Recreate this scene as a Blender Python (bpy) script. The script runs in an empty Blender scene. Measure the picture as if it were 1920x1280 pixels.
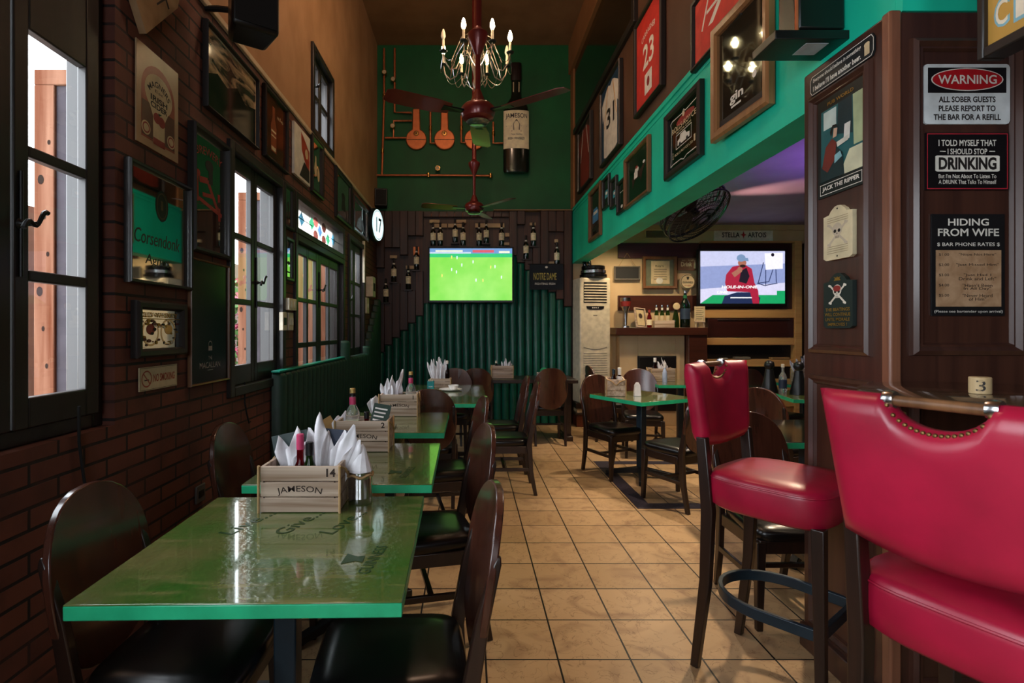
import bpy, math, random
from math import sin, cos, pi, radians as R
from mathutils import Matrix, Vector
random.seed(7)
S = bpy.context.scene
COL = S.collection

# ------------------------------------------------------------------ camera, sky, daylight, exposure
EYE, FPX, CX, CY = 1.36, 992.0, 880.0, 618.0        # eye height, focal length and vanishing point of the room's axis (1920x1280 frame)
cam = bpy.data.cameras.new('camera'); cam_o = bpy.data.objects.new('camera', cam); COL.objects.link(cam_o)
cam_o.location = (0, 0, EYE); cam_o.rotation_euler = (pi/2, 0, 0)
cam.sensor_width = 36; cam.lens = FPX/1920*36
cam.shift_x = (960-CX)/1920; cam.shift_y = -(640-CY)/1920
cam.clip_start = .05; cam.clip_end = 200
cam.dof.use_dof = True; cam.dof.focus_distance = 2.3; cam.dof.aperture_fstop = 5.0
S.camera = cam_o
S.view_settings.view_transform = 'Standard'; S.view_settings.look = 'None'
S.view_settings.exposure = 0.2; S.view_settings.gamma = 1.0; S.view_settings.use_curve_mapping = False
W = bpy.data.worlds.new('sky'); S.world = W; W.use_nodes = True
bg = W.node_tree.nodes['Background']
bg.inputs[0].default_value = (.86, .93, 1.0, 1); bg.inputs[1].default_value = 9.0

def lamp(kind, name, loc, power, color=(1, 1, 1), size=.1, rot=None, aim=None, spot=None, blend=.5, size_y=None):
    d = bpy.data.lights.new(name, kind); d.energy = power; d.color = color
    if kind == 'AREA':
        d.size = size
        if size_y: d.shape = 'RECTANGLE'; d.size_y = size_y
    else: d.shadow_soft_size = size
    if spot: d.spot_size = R(spot); d.spot_blend = blend
    o = bpy.data.objects.new(name, d); COL.objects.link(o); o.location = loc
    if aim: o.rotation_euler = (Vector(aim)-Vector(loc)).to_track_quat('-Z', 'Y').to_euler()
    elif rot: o.rotation_euler = rot
    return o
def portal(name, loc, sx, sy, rot):
    o = lamp('AREA', name, loc, 1, size=sx, size_y=sy, rot=rot); o.data.cycles.is_portal = True; return o
# daylight through the windows of the left wall, one of them added out of view, and the shop front behind the camera
for n, y0, y1, z0, z1 in (('f', -2.3, .5, 1.05, 2.7), ('a', 1.2, 1.95, 1.1, 2.4), ('b', 2.95, 3.62, 1.1, 2.4), ('c', 4.0, 5.4, 1.0, 2.4), ('d', 5.8, 6.45, 1.1, 2.3), ('e', 4.5, 5.15, 3.1, 3.8)):
    portal('daylight_portal_'+n, (-1.5, (y0+y1)/2, (z0+z1)/2), z1-z0, y1-y0, (0, -pi/2, 0))
portal('daylight_portal_front', (.2, -3.02, 2.3), 1.3, 1.3, (pi/2, 0, 0))
# warm ceiling spots of the right-hand room, pointing at the floor
SPOTS = [(2.2, 3.4, 2.8, 185), (1.9, 5.6, 2.8, 185), (3.2, 4.6, 2.8, 110)]
for i, (x, y, z, p) in enumerate(SPOTS):
    lamp('SPOT', 'ceiling_spot', (x, y, z), p, (1, .78, .53), .06, aim=(x-.9, y-.5, 0), spot=105, blend=.8)
for x, y, p in ((2.3, 6.7, 70), (3.6, 6.6, 60), (1.85, 6.9, 30)):
    lamp('SPOT', 'wall_fill_spot', (x, y, 2.82), p, (1, .74, .45), .05, aim=(x, y+.8, 1.0), spot=100, blend=.9)  # added spots without fixtures that brighten the side room's back wall
lamp('POINT', 'nave_ceiling_lamp', (-.2, 3.4, 5.0), 55, (1, .66, .44), .15)
# violet party light that colours the low ceiling, and the pink beam crossing it
lamp('SPOT', 'violet_light', (3.4, 4.4, 2.2), 30, (.5, .22, 1), .08, aim=(3.4, 4.4, 2.9), spot=150, blend=.6)
lamp('SPOT', 'pink_beam', (2.2, 6.3, 2.45), 260, (1, .5, .35), .02, aim=(3.7, 5.5, 2.88), spot=30, blend=.9)

# ------------------------------------------------------------------ materials
MATS = {}
def lin(h):
    h = h.lstrip('#'); out = []
    for i in (0, 2, 4):
        c = int(h[i:i+2], 16)/255
        out.append(c/12.92 if c <= .04045 else ((c+.055)/1.055)**2.4)
    return out + [1]
def new(name):
    m = bpy.data.materials.new(name); m.use_nodes = True
    return m, m.node_tree.nodes, m.node_tree.links, m.node_tree.nodes['Principled BSDF']
def sc(c, k): return [min(1, c[0]*k), min(1, c[1]*k), min(1, c[2]*k), 1]
def noise_mix(N, L, ca, cb, scale=(20, 20, 20), detail=4, lo=.35, hi=.65, vec=None, tex='Object', dist=0):
    t = N.new('ShaderNodeTexCoord'); mp = N.new('ShaderNodeMapping'); mp.inputs['Scale'].default_value = scale
    L.new(vec or t.outputs[tex], mp.inputs[0])
    n = N.new('ShaderNodeTexNoise'); n.inputs['Scale'].default_value = 1; n.inputs['Detail'].default_value = detail; n.inputs['Distortion'].default_value = dist
    L.new(mp.outputs[0], n.inputs[0])
    r = N.new('ShaderNodeMapRange'); r.inputs[1].default_value = lo; r.inputs[2].default_value = hi; L.new(n.outputs[0], r.inputs[0])
    x = N.new('ShaderNodeMix'); x.data_type = 'RGBA'; L.new(r.outputs[0], x.inputs[0])
    for k, c in ((6, ca), (7, cb)):
        if hasattr(c, 'is_linked'): L.new(c, x.inputs[k])
        else: x.inputs[k].default_value = c
    return x.outputs[2], n.outputs[0]
def bump(N, L, b, h, strength=.2, dist=.002):
    u = N.new('ShaderNodeBump'); u.inputs['Strength'].default_value = strength; u.inputs['Distance'].default_value = dist
    L.new(h, u.inputs['Height']); L.new(u.outputs[0], b.inputs['Normal'])
def col(h, rough=.5, metal=0, var=.12, scale=14, coat=0, spec=.5, name=None):
    k = (h, rough, metal, coat, name)
    if k in MATS: return MATS[k]
    m, N, L, b = new(name or 'colour_'+h.lstrip('#'))
    c = lin(h); o, _ = noise_mix(N, L, sc(c, 1-var), sc(c, 1+var), (scale,)*3)
    L.new(o, b.inputs['Base Color']); b.inputs['Roughness'].default_value = rough; b.inputs['Metallic'].default_value = metal
    b.inputs['Coat Weight'].default_value = coat; b.inputs['Coat Roughness'].default_value = .08; b.inputs['Specular IOR Level'].default_value = spec
    MATS[k] = m; return m
def wood(h1, h2, grain='z', rough=.4, coat=0, sc_=9, name='wood', stretch=14):
    k = (h1, h2, grain, rough, coat, sc_, name)
    if k in MATS: return MATS[k]
    m, N, L, b = new(name)
    s = [sc_*stretch*.35]*3; s['xyz'.index(grain)] = sc_*.25
    o, n = noise_mix(N, L, lin(h1), lin(h2), s, 6, .3, .7, dist=.6)
    L.new(o, b.inputs['Base Color']); b.inputs['Roughness'].default_value = rough; b.inputs['Coat Weight'].default_value = coat; b.inputs['Coat Roughness'].default_value = .15
    bump(N, L, b, n, .15, .001); MATS[k] = m; return m
def emit(h, strength, name):
    k = (h, strength, name)
    if k in MATS: return MATS[k]
    m, N, L, b = new(name); c = lin(h)
    b.inputs['Base Color'].default_value = (.01, .01, .01, 1); b.inputs['Roughness'].default_value = .3
    o, _ = noise_mix(N, L, sc(c, .93), c, (30,)*3)
    L.new(o, b.inputs['Emission Color']); b.inputs['Emission Strength'].default_value = strength; MATS[k] = m; return m
def pane_mat():
    m, N, L, b = new('window_glass'); N.remove(b)
    t = N.new('ShaderNodeBsdfTransparent'); g = N.new('ShaderNodeBsdfGlossy'); g.inputs['Roughness'].default_value = .02
    f = N.new('ShaderNodeLayerWeight'); p = N.new('ShaderNodeMath'); p.operation = 'POWER'; p.inputs[1].default_value = 4; L.new(f.outputs['Facing'], p.inputs[0])
    q = N.new('ShaderNodeMath'); q.operation = 'MULTIPLY_ADD'; q.inputs[1].default_value = .6; q.inputs[2].default_value = .04; L.new(p.outputs[0], q.inputs[0]); x = N.new('ShaderNodeMixShader')
    L.new(q.outputs[0], x.inputs[0]); L.new(t.outputs[0], x.inputs[1]); L.new(g.outputs[0], x.inputs[2]); L.new(x.outputs[0], N['Material Output'].inputs[0])
    return m
PANE = pane_mat()
def clear(h, name, rough=.03):
    k = (h, name)
    if k in MATS: return MATS[k]
    m, N, L, b = new(name); c = lin(h)
    b.inputs['Base Color'].default_value = c; b.inputs['Transmission Weight'].default_value = .9; b.inputs['Roughness'].default_value = rough; b.inputs['IOR'].default_value = 1.3
    MATS[k] = m; return m
def sepvec(N, L, order):
    t = N.new('ShaderNodeTexCoord'); s = N.new('ShaderNodeSeparateXYZ'); c = N.new('ShaderNodeCombineXYZ'); L.new(t.outputs['Object'], s.inputs[0])
    for i, a in enumerate(order): L.new(s.outputs['xyz'.index(a)], c.inputs[i])
    return c.outputs[0]
def brick_mat():
    m, N, L, b = new('red_brick'); v = sepvec(N, L, 'yzx')
    k = N.new('ShaderNodeTexBrick'); L.new(v, k.inputs['Vector']); k.inputs['Scale'].default_value = 1
    k.inputs['Brick Width'].default_value = .23; k.inputs['Row Height'].default_value = .068; k.inputs['Mortar Size'].default_value = .006; k.inputs['Mortar Smooth'].default_value = .2
    k.inputs['Color1'].default_value = lin('#613529'); k.inputs['Color2'].default_value = lin('#774331'); k.inputs['Mortar'].default_value = lin('#1e1916'); k.inputs['Bias'].default_value = -.2
    o, n = noise_mix(N, L, k.outputs[0], lin('#4c2b22'), (7,)*3, 5, .45, .8)
    L.new(o, b.inputs['Base Color']); b.inputs['Roughness'].default_value = .75
    a = N.new('ShaderNodeMath'); a.operation = 'MULTIPLY_ADD'; L.new(k.outputs[1], a.inputs[0]); a.inputs[1].default_value = -1; L.new(n, a.inputs[2])
    bump(N, L, b, a.outputs[0], .6, .006); return m
def tile_mat():
    m, N, L, b = new('terracotta_tile')
    t = N.new('ShaderNodeTexCoord'); mp = N.new('ShaderNodeMapping'); mp.inputs['Location'].default_value = (-.0688+.0015, -2.184+.0015, 0); L.new(t.outputs['Object'], mp.inputs[0])
    k = N.new('ShaderNodeTexBrick'); L.new(mp.outputs[0], k.inputs['Vector']); k.offset = 0; k.inputs['Scale'].default_value = 1
    k.inputs['Brick Width'].default_value = .2987; k.inputs['Row Height'].default_value = .2987; k.inputs['Mortar Size'].default_value = .0042; k.inputs['Mortar Smooth'].default_value = .1
    k.inputs['Color1'].default_value = lin('#b3946f'); k.inputs['Color2'].default_value = lin('#a2845f'); k.inputs['Mortar'].default_value = lin('#16100c')
    cl, n = noise_mix(N, L, k.outputs[0], lin('#806047'), (5, 5, 5), 8, .5, .8, dist=1.5)
    w = N.new('ShaderNodeTexNoise'); w.inputs['Scale'].default_value = 9; w.inputs['Detail'].default_value = 5; w.inputs['Distortion'].default_value = 1.2; L.new(t.outputs['Object'], w.inputs[0])
    a = N.new('ShaderNodeMath'); a.operation = 'SUBTRACT'; L.new(w.outputs[0], a.inputs[0]); a.inputs[1].default_value = .5
    a2 = N.new('ShaderNodeMath'); a2.operation = 'ABSOLUTE'; L.new(a.outputs[0], a2.inputs[0])
    r = N.new('ShaderNodeMapRange'); r.inputs[1].default_value = 0; r.inputs[2].default_value = .012; r.inputs[3].default_value = .55; r.inputs[4].default_value = 0; L.new(a2.outputs[0], r.inputs[0])
    x = N.new('ShaderNodeMix'); x.data_type = 'RGBA'; L.new(r.outputs[0], x.inputs[0]); L.new(cl, x.inputs[6]); x.inputs[7].default_value = lin('#5d4029')
    y = N.new('ShaderNodeMix'); y.data_type = 'RGBA'; L.new(k.outputs[1], y.inputs[0]); L.new(x.outputs[2], y.inputs[6]); y.inputs[7].default_value = lin('#15100c')
    L.new(y.outputs[2], b.inputs['Base Color']); b.inputs['Roughness'].default_value = .42; b.inputs['Specular IOR Level'].default_value = .35
    q = N.new('ShaderNodeMath'); q.operation = 'MULTIPLY_ADD'; L.new(k.outputs[1], q.inputs[0]); q.inputs[1].default_value = -2; L.new(n, q.inputs[2])
    bump(N, L, b, q.outputs[0], .35, .003); return m
def plank_mat():
    m, N, L, b = new('dark_plank'); v = sepvec(N, L, 'zxy')
    k = N.new('ShaderNodeTexBrick'); L.new(v, k.inputs['Vector']); k.offset = 0; k.inputs['Scale'].default_value = 1
    k.inputs['Brick Width'].default_value = 9; k.inputs['Row Height'].default_value = .1125; k.inputs['Mortar Size'].default_value = .003
    k.inputs['Color1'].default_value = lin('#4e2b1a'); k.inputs['Color2'].default_value = lin('#3b2013'); k.inputs['Mortar'].default_value = lin('#0c0706')
    o, n = noise_mix(N, L, k.outputs[0], lin('#1c0f09'), (30, 30, 2), 5, .45, .8)
    L.new(o, b.inputs['Base Color']); b.inputs['Roughness'].default_value = .45; bump(N, L, b, n, .2, .002); return m
def plaster(name, h1, h2, rough=.8, s=3):
    m, N, L, b = new(name); o, n = noise_mix(N, L, lin(h1), lin(h2), (s, s, s*.7), 8, .3, .7)
    L.new(o, b.inputs['Base Color']); b.inputs['Roughness'].default_value = rough; bump(N, L, b, n, .25, .004); return m
def table_mat():
    m, N, L, b = new('green_varnished_wood')
    g, n = noise_mix(N, L, lin('#3a6524'), lin('#66683a'), (4, 4, 4), 6, .35, .65)
    o, n2 = noise_mix(N, L, g, lin('#7d7a4a'), (4, 26, 4), 6, .54, .74)
    L.new(o, b.inputs['Base Color']); b.inputs['Roughness'].default_value = .16; b.inputs['Coat Weight'].default_value = 1; b.inputs['Coat Roughness'].default_value = .05; b.inputs['Specular IOR Level'].default_value = .6
    t = N.new('ShaderNodeTexCoord'); w = N.new('ShaderNodeTexNoise'); w.inputs['Scale'].default_value = 55; w.inputs['Detail'].default_value = 2; L.new(t.outputs['Object'], w.inputs[0])
    bump(N, L, b, w.outputs[0], .34, .004); return m
M = dict(
    floor=tile_mat(), brick=brick_mat(), plank=plank_mat(), table=table_mat(),
    plaster=plaster('ochre_plaster', '#b58a64', '#9c724c'), ceiling=plaster('tan_ceiling', '#8f6a48', '#7d5b3c'),
    gwall=plaster('green_wall', '#005f2f', '#004d26', .6), beam=plaster('sea_green_paint', '#10cfaa', '#0cba98', .55),
    brown_wall=plaster('brown_wall', '#5a3a26', '#482c1b', .6), cream=plaster('cream_wall', '#cfb48c', '#bda078', .7),
    low_ceil=plaster('lilac_ceiling', '#8f86a0', '#7f7690', .7),
    edge=plaster('teal_edge_paint', '#2cbb86', '#1f9f70', .3, 12),
    dark_wood=wood('#1c110c', '#2c1a12', 'z', .35, .2, name='dark_wood'), dark_frame=wood('#120d0a', '#1d1511', 'z', .5, .2, name='black_wood'),
    disc=wood('#4e2a1e', '#371c13', 'z', .25, .6, 6, name='chair_back_wood'), pillar=wood('#4a2c21', '#361f18', 'z', .33, .35, 5, name='pillar_wood'),
    crate=wood('#cdb8a4', '#8c7159', 'x', .7, 0, 7, name='crate_wood'), shutter=wood('#8a6450', '#5e3320', 'z', .85, 0, 4, name='shutter_wood'),
    frame_wood=wood('#7d5636', '#5d3d24', 'z', .4, .1, 6, name='frame_wood'), mantel=wood('#4a2418', '#381a11', 'x', .35, .1, 4, name='mantel_wood'),
    black=col('#0b0b0c', .35), leather=col('#0d0b0b', .28, 0, .2, 40), red_leather=None, steel=col('#b9b9bb', .22, 1), brass=col('#c59a58', .25, 1), copper=col('#c9764a', .42, .7),
    redmetal=col('#6a1f1b', .3, .3, coat=.3), white=col('#e9e6df', .6), napkin=col('#e8e6ea', .85), paper=col('#d9cbb0', .8), iron=col('#121315', .4, .3), bluegrey=col('#1c2c36', .4, .2),
    tube=col('#00503f', .38, 0, .18, 8, coat=.1), bench=col('#0b3424', .5, 0, .2, 10), rope=col('#b08f62', .9), mirror=col('#d8dcd8', .03, 1, .02), gold=col('#b08a3e', .35, .8),
    bottle=col('#0a120c', .08, coat=.5), label=col('#f6e8c2', .55), glass=clear('#f4f8f8', 'clear_glass'), ivory=col('#d9cdb4', .45), rubber=col('#141414', .8))
def leather():
    m, N, L, b = new('red_leather'); o, n = noise_mix(N, L, lin('#8f0d2c'), lin('#a81236'), (6,)*3, 4)
    L.new(o, b.inputs['Base Color']); b.inputs['Roughness'].default_value = .36; b.inputs['Coat Weight'].default_value = .15; b.inputs['Coat Roughness'].default_value = .3
    t = N.new('ShaderNodeTexCoord'); v = N.new('ShaderNodeTexVoronoi'); v.inputs['Scale'].default_value = 330; L.new(t.outputs['Object'], v.inputs[0]); bump(N, L, b, v.outputs[0], .06, .001); return m
M['red_leather'] = leather(); M['shutter'].node_tree.nodes['Principled BSDF'].inputs['Specular IOR Level'].default_value = .08

# ------------------------------------------------------------------ mesh builder
TXT = {}
def text_geo(s, bold):
    if (s, bold) in TXT: return TXT[s, bold]
    c = bpy.data.curves.new('t', 'FONT'); c.body = s; c.align_x = 'CENTER'; c.align_y = 'CENTER'; c.resolution_u = 3; c.offset = bold
    o = bpy.data.objects.new('t', c); me = bpy.data.meshes.new_from_object(o)
    vs = [(v.co.x, v.co.y) for v in me.vertices]; fs = [tuple(p.vertices) for p in me.polygons]
    bpy.data.objects.remove(o); bpy.data.curves.remove(c); bpy.data.meshes.remove(me)
    if vs:
        x0, x1 = min(v[0] for v in vs), max(v[0] for v in vs); y0, y1 = min(v[1] for v in vs), max(v[1] for v in vs)
        vs = [(x-(x0+x1)/2, y-(y0+y1)/2) for x, y in vs]; TXT[s, bold] = (vs, fs, x1-x0, y1-y0)
    else: TXT[s, bold] = ([], [], 1, 1)
    return TXT[s, bold]
class B:
    def __init__(s): s.lift = 0; s.v = []; s.f = []; s.mi = []; s.m = 0; s.mats = []; s.T = None
    def use(s, m):
        if m not in s.mats: s.mats.append(m)
        s.m = s.mats.index(m); return s
    def add(s, vs, fs):
        n = len(s.v); T = s.T
        s.v += [tuple(T @ Vector(p)) if T else tuple(p) for p in vs]
        s.f += [tuple(i+n for i in f) for f in fs]; s.mi += [s.m]*len(fs); return s
    def box(s, x0, x1, y0, y1, z0, z1):
        return s.add([(x, y, z) for z in (z0, z1) for y in (y0, y1) for x in (x0, x1)], [(0, 2, 3, 1), (4, 5, 7, 6), (0, 1, 5, 4), (2, 6, 7, 3), (0, 4, 6, 2), (1, 3, 7, 5)])
    def loft(s, rings, cap0=True, cap1=True, closed=True):
        n = len(rings[0]); vs = [p for r in rings for p in r]; fs = []
        for i in range(len(rings)-1):
            for j in range(n if closed else n-1):
                k = (j+1) % n; fs.append((i*n+j, i*n+k, (i+1)*n+k, (i+1)*n+j))
        if cap0: fs.append(tuple(range(n))[::-1])
        if cap1: fs.append(tuple((len(rings)-1)*n+j for j in range(n)))
        return s.add(vs, fs)
    def lathe(s, prof, c=(0, 0, 0), n=20, axis='z'):
        rings = []
        for r, h in prof:
            ring = []
            for j in range(n):
                a = 2*pi*j/n; x, y = r*cos(a), r*sin(a)
                p = {'z': (x, y, h), 'y': (x, h, -y), 'x': (h, x, y)}[axis]
                ring.append((c[0]+p[0], c[1]+p[1], c[2]+p[2]))
            rings.append(ring)
        return s.loft(rings)
    def tube(s, path, r, n=8, closed=False, cap=True):
        P = [Vector(p) for p in path]; rings = []; up = None
        for i, p in enumerate(P):
            a = P[i-1] if i or closed else P[i]; b = P[(i+1) % len(P)] if i < len(P)-1 or closed else P[i]
            t = (b-a).normalized()
            if up is None: up = t.orthogonal().normalized()
            up = (up-t*up.dot(t)); up = up.normalized() if up.length > 1e-5 else t.orthogonal().normalized()
            w = t.cross(up); rr = r[i] if isinstance(r, (list, tuple)) else r
            rings.append([p+(up*cos(2*pi*j/n)+w*sin(2*pi*j/n))*rr for j in range(n)])
        if closed: rings.append(rings[0]); cap = False
        return s.loft(rings, cap, cap)
    def bar(s, p0, p1, w0, d0, w1=None, d1=None):          # rectangular bar between two points (w along x, d along y)
        w1 = w1 or w0; d1 = d1 or d0
        q = lambda p, w, d: [(p[0]-w/2, p[1]-d/2, p[2]), (p[0]+w/2, p[1]-d/2, p[2]), (p[0]+w/2, p[1]+d/2, p[2]), (p[0]-w/2, p[1]+d/2, p[2])]
        return s.loft([q(p0, w0, d0), q(p1, w1, d1)])
    def prism(s, pts, y0, y1):                               # outline in x,z pushed from y0 to y1 (y0 is the front, towards -y)
        return s.loft([[(x, y1, z) for x, z in pts], [(x, y0, z) for x, z in pts]])
    def up(s, y): s.lift += 1; return y-s.lift*3e-5          # each flat shape lies a hair in front of the one before
    def rect(s, x0, x1, z0, z1, y):
        y = s.up(y); return s.add([(x0, y, z0), (x1, y, z0), (x1, y, z1), (x0, y, z1)], [(0, 1, 2, 3)])
    def poly(s, pts, y):
        y = s.up(y); return s.add([(x, y, z) for x, z in pts], [tuple(range(len(pts)))])
    def ell(s, cx, cz, rx, rz, y, n=28, a0=0, a1=2*pi):
        return s.poly([(cx+rx*cos(a0+(a1-a0)*i/n), cz+rz*sin(a0+(a1-a0)*i/n)) for i in range(n if a1-a0 > 6.28 else n+1)], y)
    def ring(s, cx, cz, rx, rz, w, y, n=32):
        y = s.up(y)
        o = [(cx+rx*cos(2*pi*i/n), y, cz+rz*sin(2*pi*i/n)) for i in range(n)]; q = [(cx+(rx-w)*cos(2*pi*i/n), y, cz+(rz-w)*sin(2*pi*i/n)) for i in range(n)]
        return s.add(o+q, [(i, (i+1) % n, n+(i+1) % n, n+i) for i in range(n)])
    def line(s, x0, z0, x1, z1, w, y):
        d = Vector((x1-x0, z1-z0)); k = Vector((-d.y, d.x)).normalized()*w/2
        return s.poly([(x0-k.x, z0-k.y), (x1-k.x, z1-k.y), (x1+k.x, z1+k.y), (x0+k.x, z0+k.y)], y)
    def border(s, x0, x1, z0, z1, w, y):
        s.rect(x0, x1, z0, z0+w, y); s.rect(x0, x1, z1-w, z1, y); s.rect(x0, x0+w, z0+w, z1-w, y); return s.rect(x1-w, x1, z0+w, z1-w, y)
    def text(s, t, cx, cz, h, y, w=None, bold=.012, arc=None, rot=0, slant=0):
        y = s.up(y); vs, fs, tw, th = text_geo(t, bold); k = h/max(th, .5); kx = w/tw if w else k; out = []
        for x, z in vs:
            x, z = x*kx, z*k; x += z*slant
            if arc: a = x/arc; x, z = (arc+z)*sin(a), (arc+z)*cos(a)-arc
            if rot: x, z = x*cos(rot)-z*sin(rot), x*sin(rot)+z*cos(rot)
            out.append((cx+x, y, cz+z))
        return s.add(out, fs)
    def build(s, name, m=None, parent=None, bevel=0, smooth=40, seg=2):
        me = bpy.data.meshes.new(name); me.from_pydata(s.v, [], s.f)
        for k in (s.mats if s.mats else [m]): me.materials.append(k)
        if s.mats: me.polygons.foreach_set('material_index', s.mi)
        me.update()
        import bmesh
        bm = bmesh.new(); bm.from_mesh(me); bmesh.ops.recalc_face_normals(bm, faces=bm.faces) if smooth >= 0 else None; bm.to_mesh(me); bm.free()
        if smooth > 0: me.shade_smooth(); me.set_sharp_from_angle(angle=R(smooth))
        o = bpy.data.objects.new(name, me); COL.objects.link(o)
        if parent: o.parent = parent
        if bevel:
            q = o.modifiers.new('edge', 'BEVEL'); q.width = bevel; q.segments = seg; q.limit_method = 'ANGLE'; q.angle_limit = R(50)
        return o
def tag(o, label=None, cat=None, group=None, kind=None):
    if label: o['label'] = label
    if cat: o['category'] = cat
    if group: o['group'] = group
    if kind: o['kind'] = kind
    return o
def thing(name, label, cat, loc=(0, 0, 0), rz=0, group=None):
    o = bpy.data.objects.new(name, None); COL.objects.link(o); o.empty_display_size = .05
    o.location = loc; o.rotation_euler = (0, 0, rz); return tag(o, label, cat, group)
def struct(name, b, m=None, bevel=0, smooth=40): return tag(b.build(name, m, None, bevel, smooth), kind='structure')
KIDS = {}
def kids(o): return [c for c in bpy.data.objects if c.parent is o]
def dup(root, loc, rz, label=None, group=None):
    def cp(o, par):
        c = o.copy(); COL.objects.link(c); c.parent = par
        for k in kids(o): cp(k, c)
        return c
    r = cp(root, None); r.location = loc; r.rotation_euler = (0, 0, rz); return tag(r, label, None, group)
# where a pixel of the 1920x1280 photograph lies on a wall of the room
XL, XR, YB = -1.34, 1.49, 7.7
def at(px, py, Y): return ((px-CX)/FPX*Y, EYE+(CY-py)/FPX*Y)
def onx(px, X): return X*FPX/(px-CX)
def hang(name, label, cat, plane, x0, x1, yt, yb, group=None, X=None, off=.004):
    """a thing on a wall; plane L/R: x0 is the image column where yt, yb were read; plane number: the wall's Y"""
    if plane in 'LR' if isinstance(plane, str) else False:
        X = X if X is not None else (XL if plane == 'L' else XR)
        ya, yb_ = onx(x0, X), onx(x1, X); z1 = EYE+(CY-yt)/FPX*ya; z0 = EYE+(CY-yb)/FPX*ya
        sx = 1 if plane == 'L' else -1
        o = thing(name, label, cat, (X+sx*off, (ya+yb_)/2, (z0+z1)/2), sx*pi/2, group); return o, abs(yb_-ya), z1-z0
    xa, z1 = at(x0, yt, plane); xb, z0 = at(x1, yb, plane)
    return thing(name, label, cat, ((xa+xb)/2, plane-off, (z0+z1)/2), 0, group), xb-xa, z1-z0
def frame(o, w, h, fw, d, m, name='frame'):
    rc = lambda k, y: [(-w/2+k, y, -h/2+k), (w/2-k, y, -h/2+k), (w/2-k, y, h/2-k), (-w/2+k, y, h/2-k)]
    b = B(); b.loft([rc(0, 0), rc(0, -d*.75), rc(fw*.25, -d), rc(fw*.75, -d*.9), rc(fw, -d*.6), rc(fw, -.001)], False, False); return b.build(name, m, o, 0, 30)
# ================================================================== the room
HOLES = [(-2.3, .5, 1.0, 2.75), (1.15, 2.0, 1.0, 2.75), (2.92, 3.8, .98, 2.42), (4.02, 5.6, .95, 2.42), (5.82, 6.7, 1.0, 2.42), (4.47, 5.17, 3.03, 3.8)]
def holed(z0, z1, y0, y1, x0, x1):
    ys = sorted({y0, y1, *[a for h in HOLES for a in h[:2]]}); zs = sorted({z0, z1, *[min(max(a, z0), z1) for h in HOLES for a in h[2:]]})
    b = B()
    for i in range(len(ys)-1):
        for j in range(len(zs)-1):
            yc, zc = (ys[i]+ys[i+1])/2, (zs[j]+zs[j+1])/2
            if zs[j+1]-zs[j] > 1e-6 and not any(h[0] < yc < h[1] and h[2] < zc < h[3] for h in HOLES): b.box(x0, x1, ys[i], ys[i+1], zs[j], zs[j+1])
    return b
struct('floor', B().box(-1.5, 5.7, -3.05, 7.75, -.1, 0), M['floor'], smooth=0)
struct('wall_left', holed(0, 3.02, -3, 7.7, XL-.14, XL), M['brick'], smooth=0)
struct('wall_left_upper', holed(3.02, 5.5, -3, 7.7, XL-.14, XL), M['plaster'], smooth=0)
struct('trim_1', B().box(XL, XL+.018, -3, 7.6, 2.995, 3.03), col('#c9b597', .6), .004)
struct('wall_back', B().box(XL-.14, XR+.02, YB, YB+.1, 3.07, 5.5), M['gwall'], smooth=0)
struct('wall_back_lower', B().box(XL-.14, XR+.02, YB, YB+.1, 0, 3.07), M['plank'], smooth=0)
struct('trim_2', B().box(.35, XR, YB-.12, YB, 3.07, 3.085), col('#8a6a48', .6), .003)
struct('ceiling', B().box(XL-.14, XR+.2, -3.05, 7.8, 5.5, 5.6), M['ceiling'], smooth=0)
struct('wall_right_upper', B().box(XR+.01, XR+.19, -3, 7.7, 2.88, 5.5), M['brown_wall'], smooth=0)
struct('beam', B().box(XR, XR+.19, 1.85, 7.7, 2.32, 3.08), M['beam'], smooth=0)
struct('trim_3', B().box(XR-.012, XR+.02, 1.8, 7.6, 3.06, 3.1).box(XR-.006, XR+.02, 1.8, 7.6, 3.015, 3.03), M['beam'], .003)
struct('cross_beam', B().box(XR+.001, 5.6, 1.82, 1.98, 2.457, 2.88), M['beam'], smooth=0)
struct('trim_4', B().box(XR-.05, XR+.01, 4.3, 7.69, 5.06, 5.5).box(XR-.02, XR+.01, 7.5, 7.69, 3.1, 5.06), plaster('tan_cornice', '#9a6a40', '#86582f'), .004)
struct('ceiling_side_room', B().box(XR+.19, 5.65, -3, 7.75, 2.88, 2.95), M['low_ceil'], smooth=0)
struct('wall_back_side_room', B().box(XR+.02, 5.65, YB, YB+.1, 0, 2.88), M['cream'], smooth=0)
struct('trim_5', B().box(XR+.19, 5.6, YB-.05, YB, 2.8, 2.88), M['cream'], .01)
struct('wall_right', B().box(5.6, 5.7, -3, 7.7, 0, 2.95), M['brown_wall'], smooth=0)
# shop front behind the camera: open glazing that lets the daylight in
b = B(); b.box(XL-.14, -.45, -3.1, -3, 0, 5.5).box(.85, 5.65, -3.1, -3, 0, 5.5).box(-.45, .85, -3.1, -3, 2.95, 5.5).box(-.45, .85, -3.1, -3, 0, 1.6)
struct('wall_front', b, M['brown_wall'], smooth=0)
o = struct('window_6', B().box(-.45, -.39, -3.09, -3.02, 1.6, 2.95).box(.79, .85, -3.09, -3.02, 1.6, 2.95).box(-.39, .79, -3.09, -3.02, 1.6, 1.66).box(-.39, .79, -3.09, -3.02, 2.89, 2.95), M['dark_frame'], .004)
B().rect(-.39, .79, 1.66, 2.89, -3.055).build('pane', PANE, o)
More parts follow.
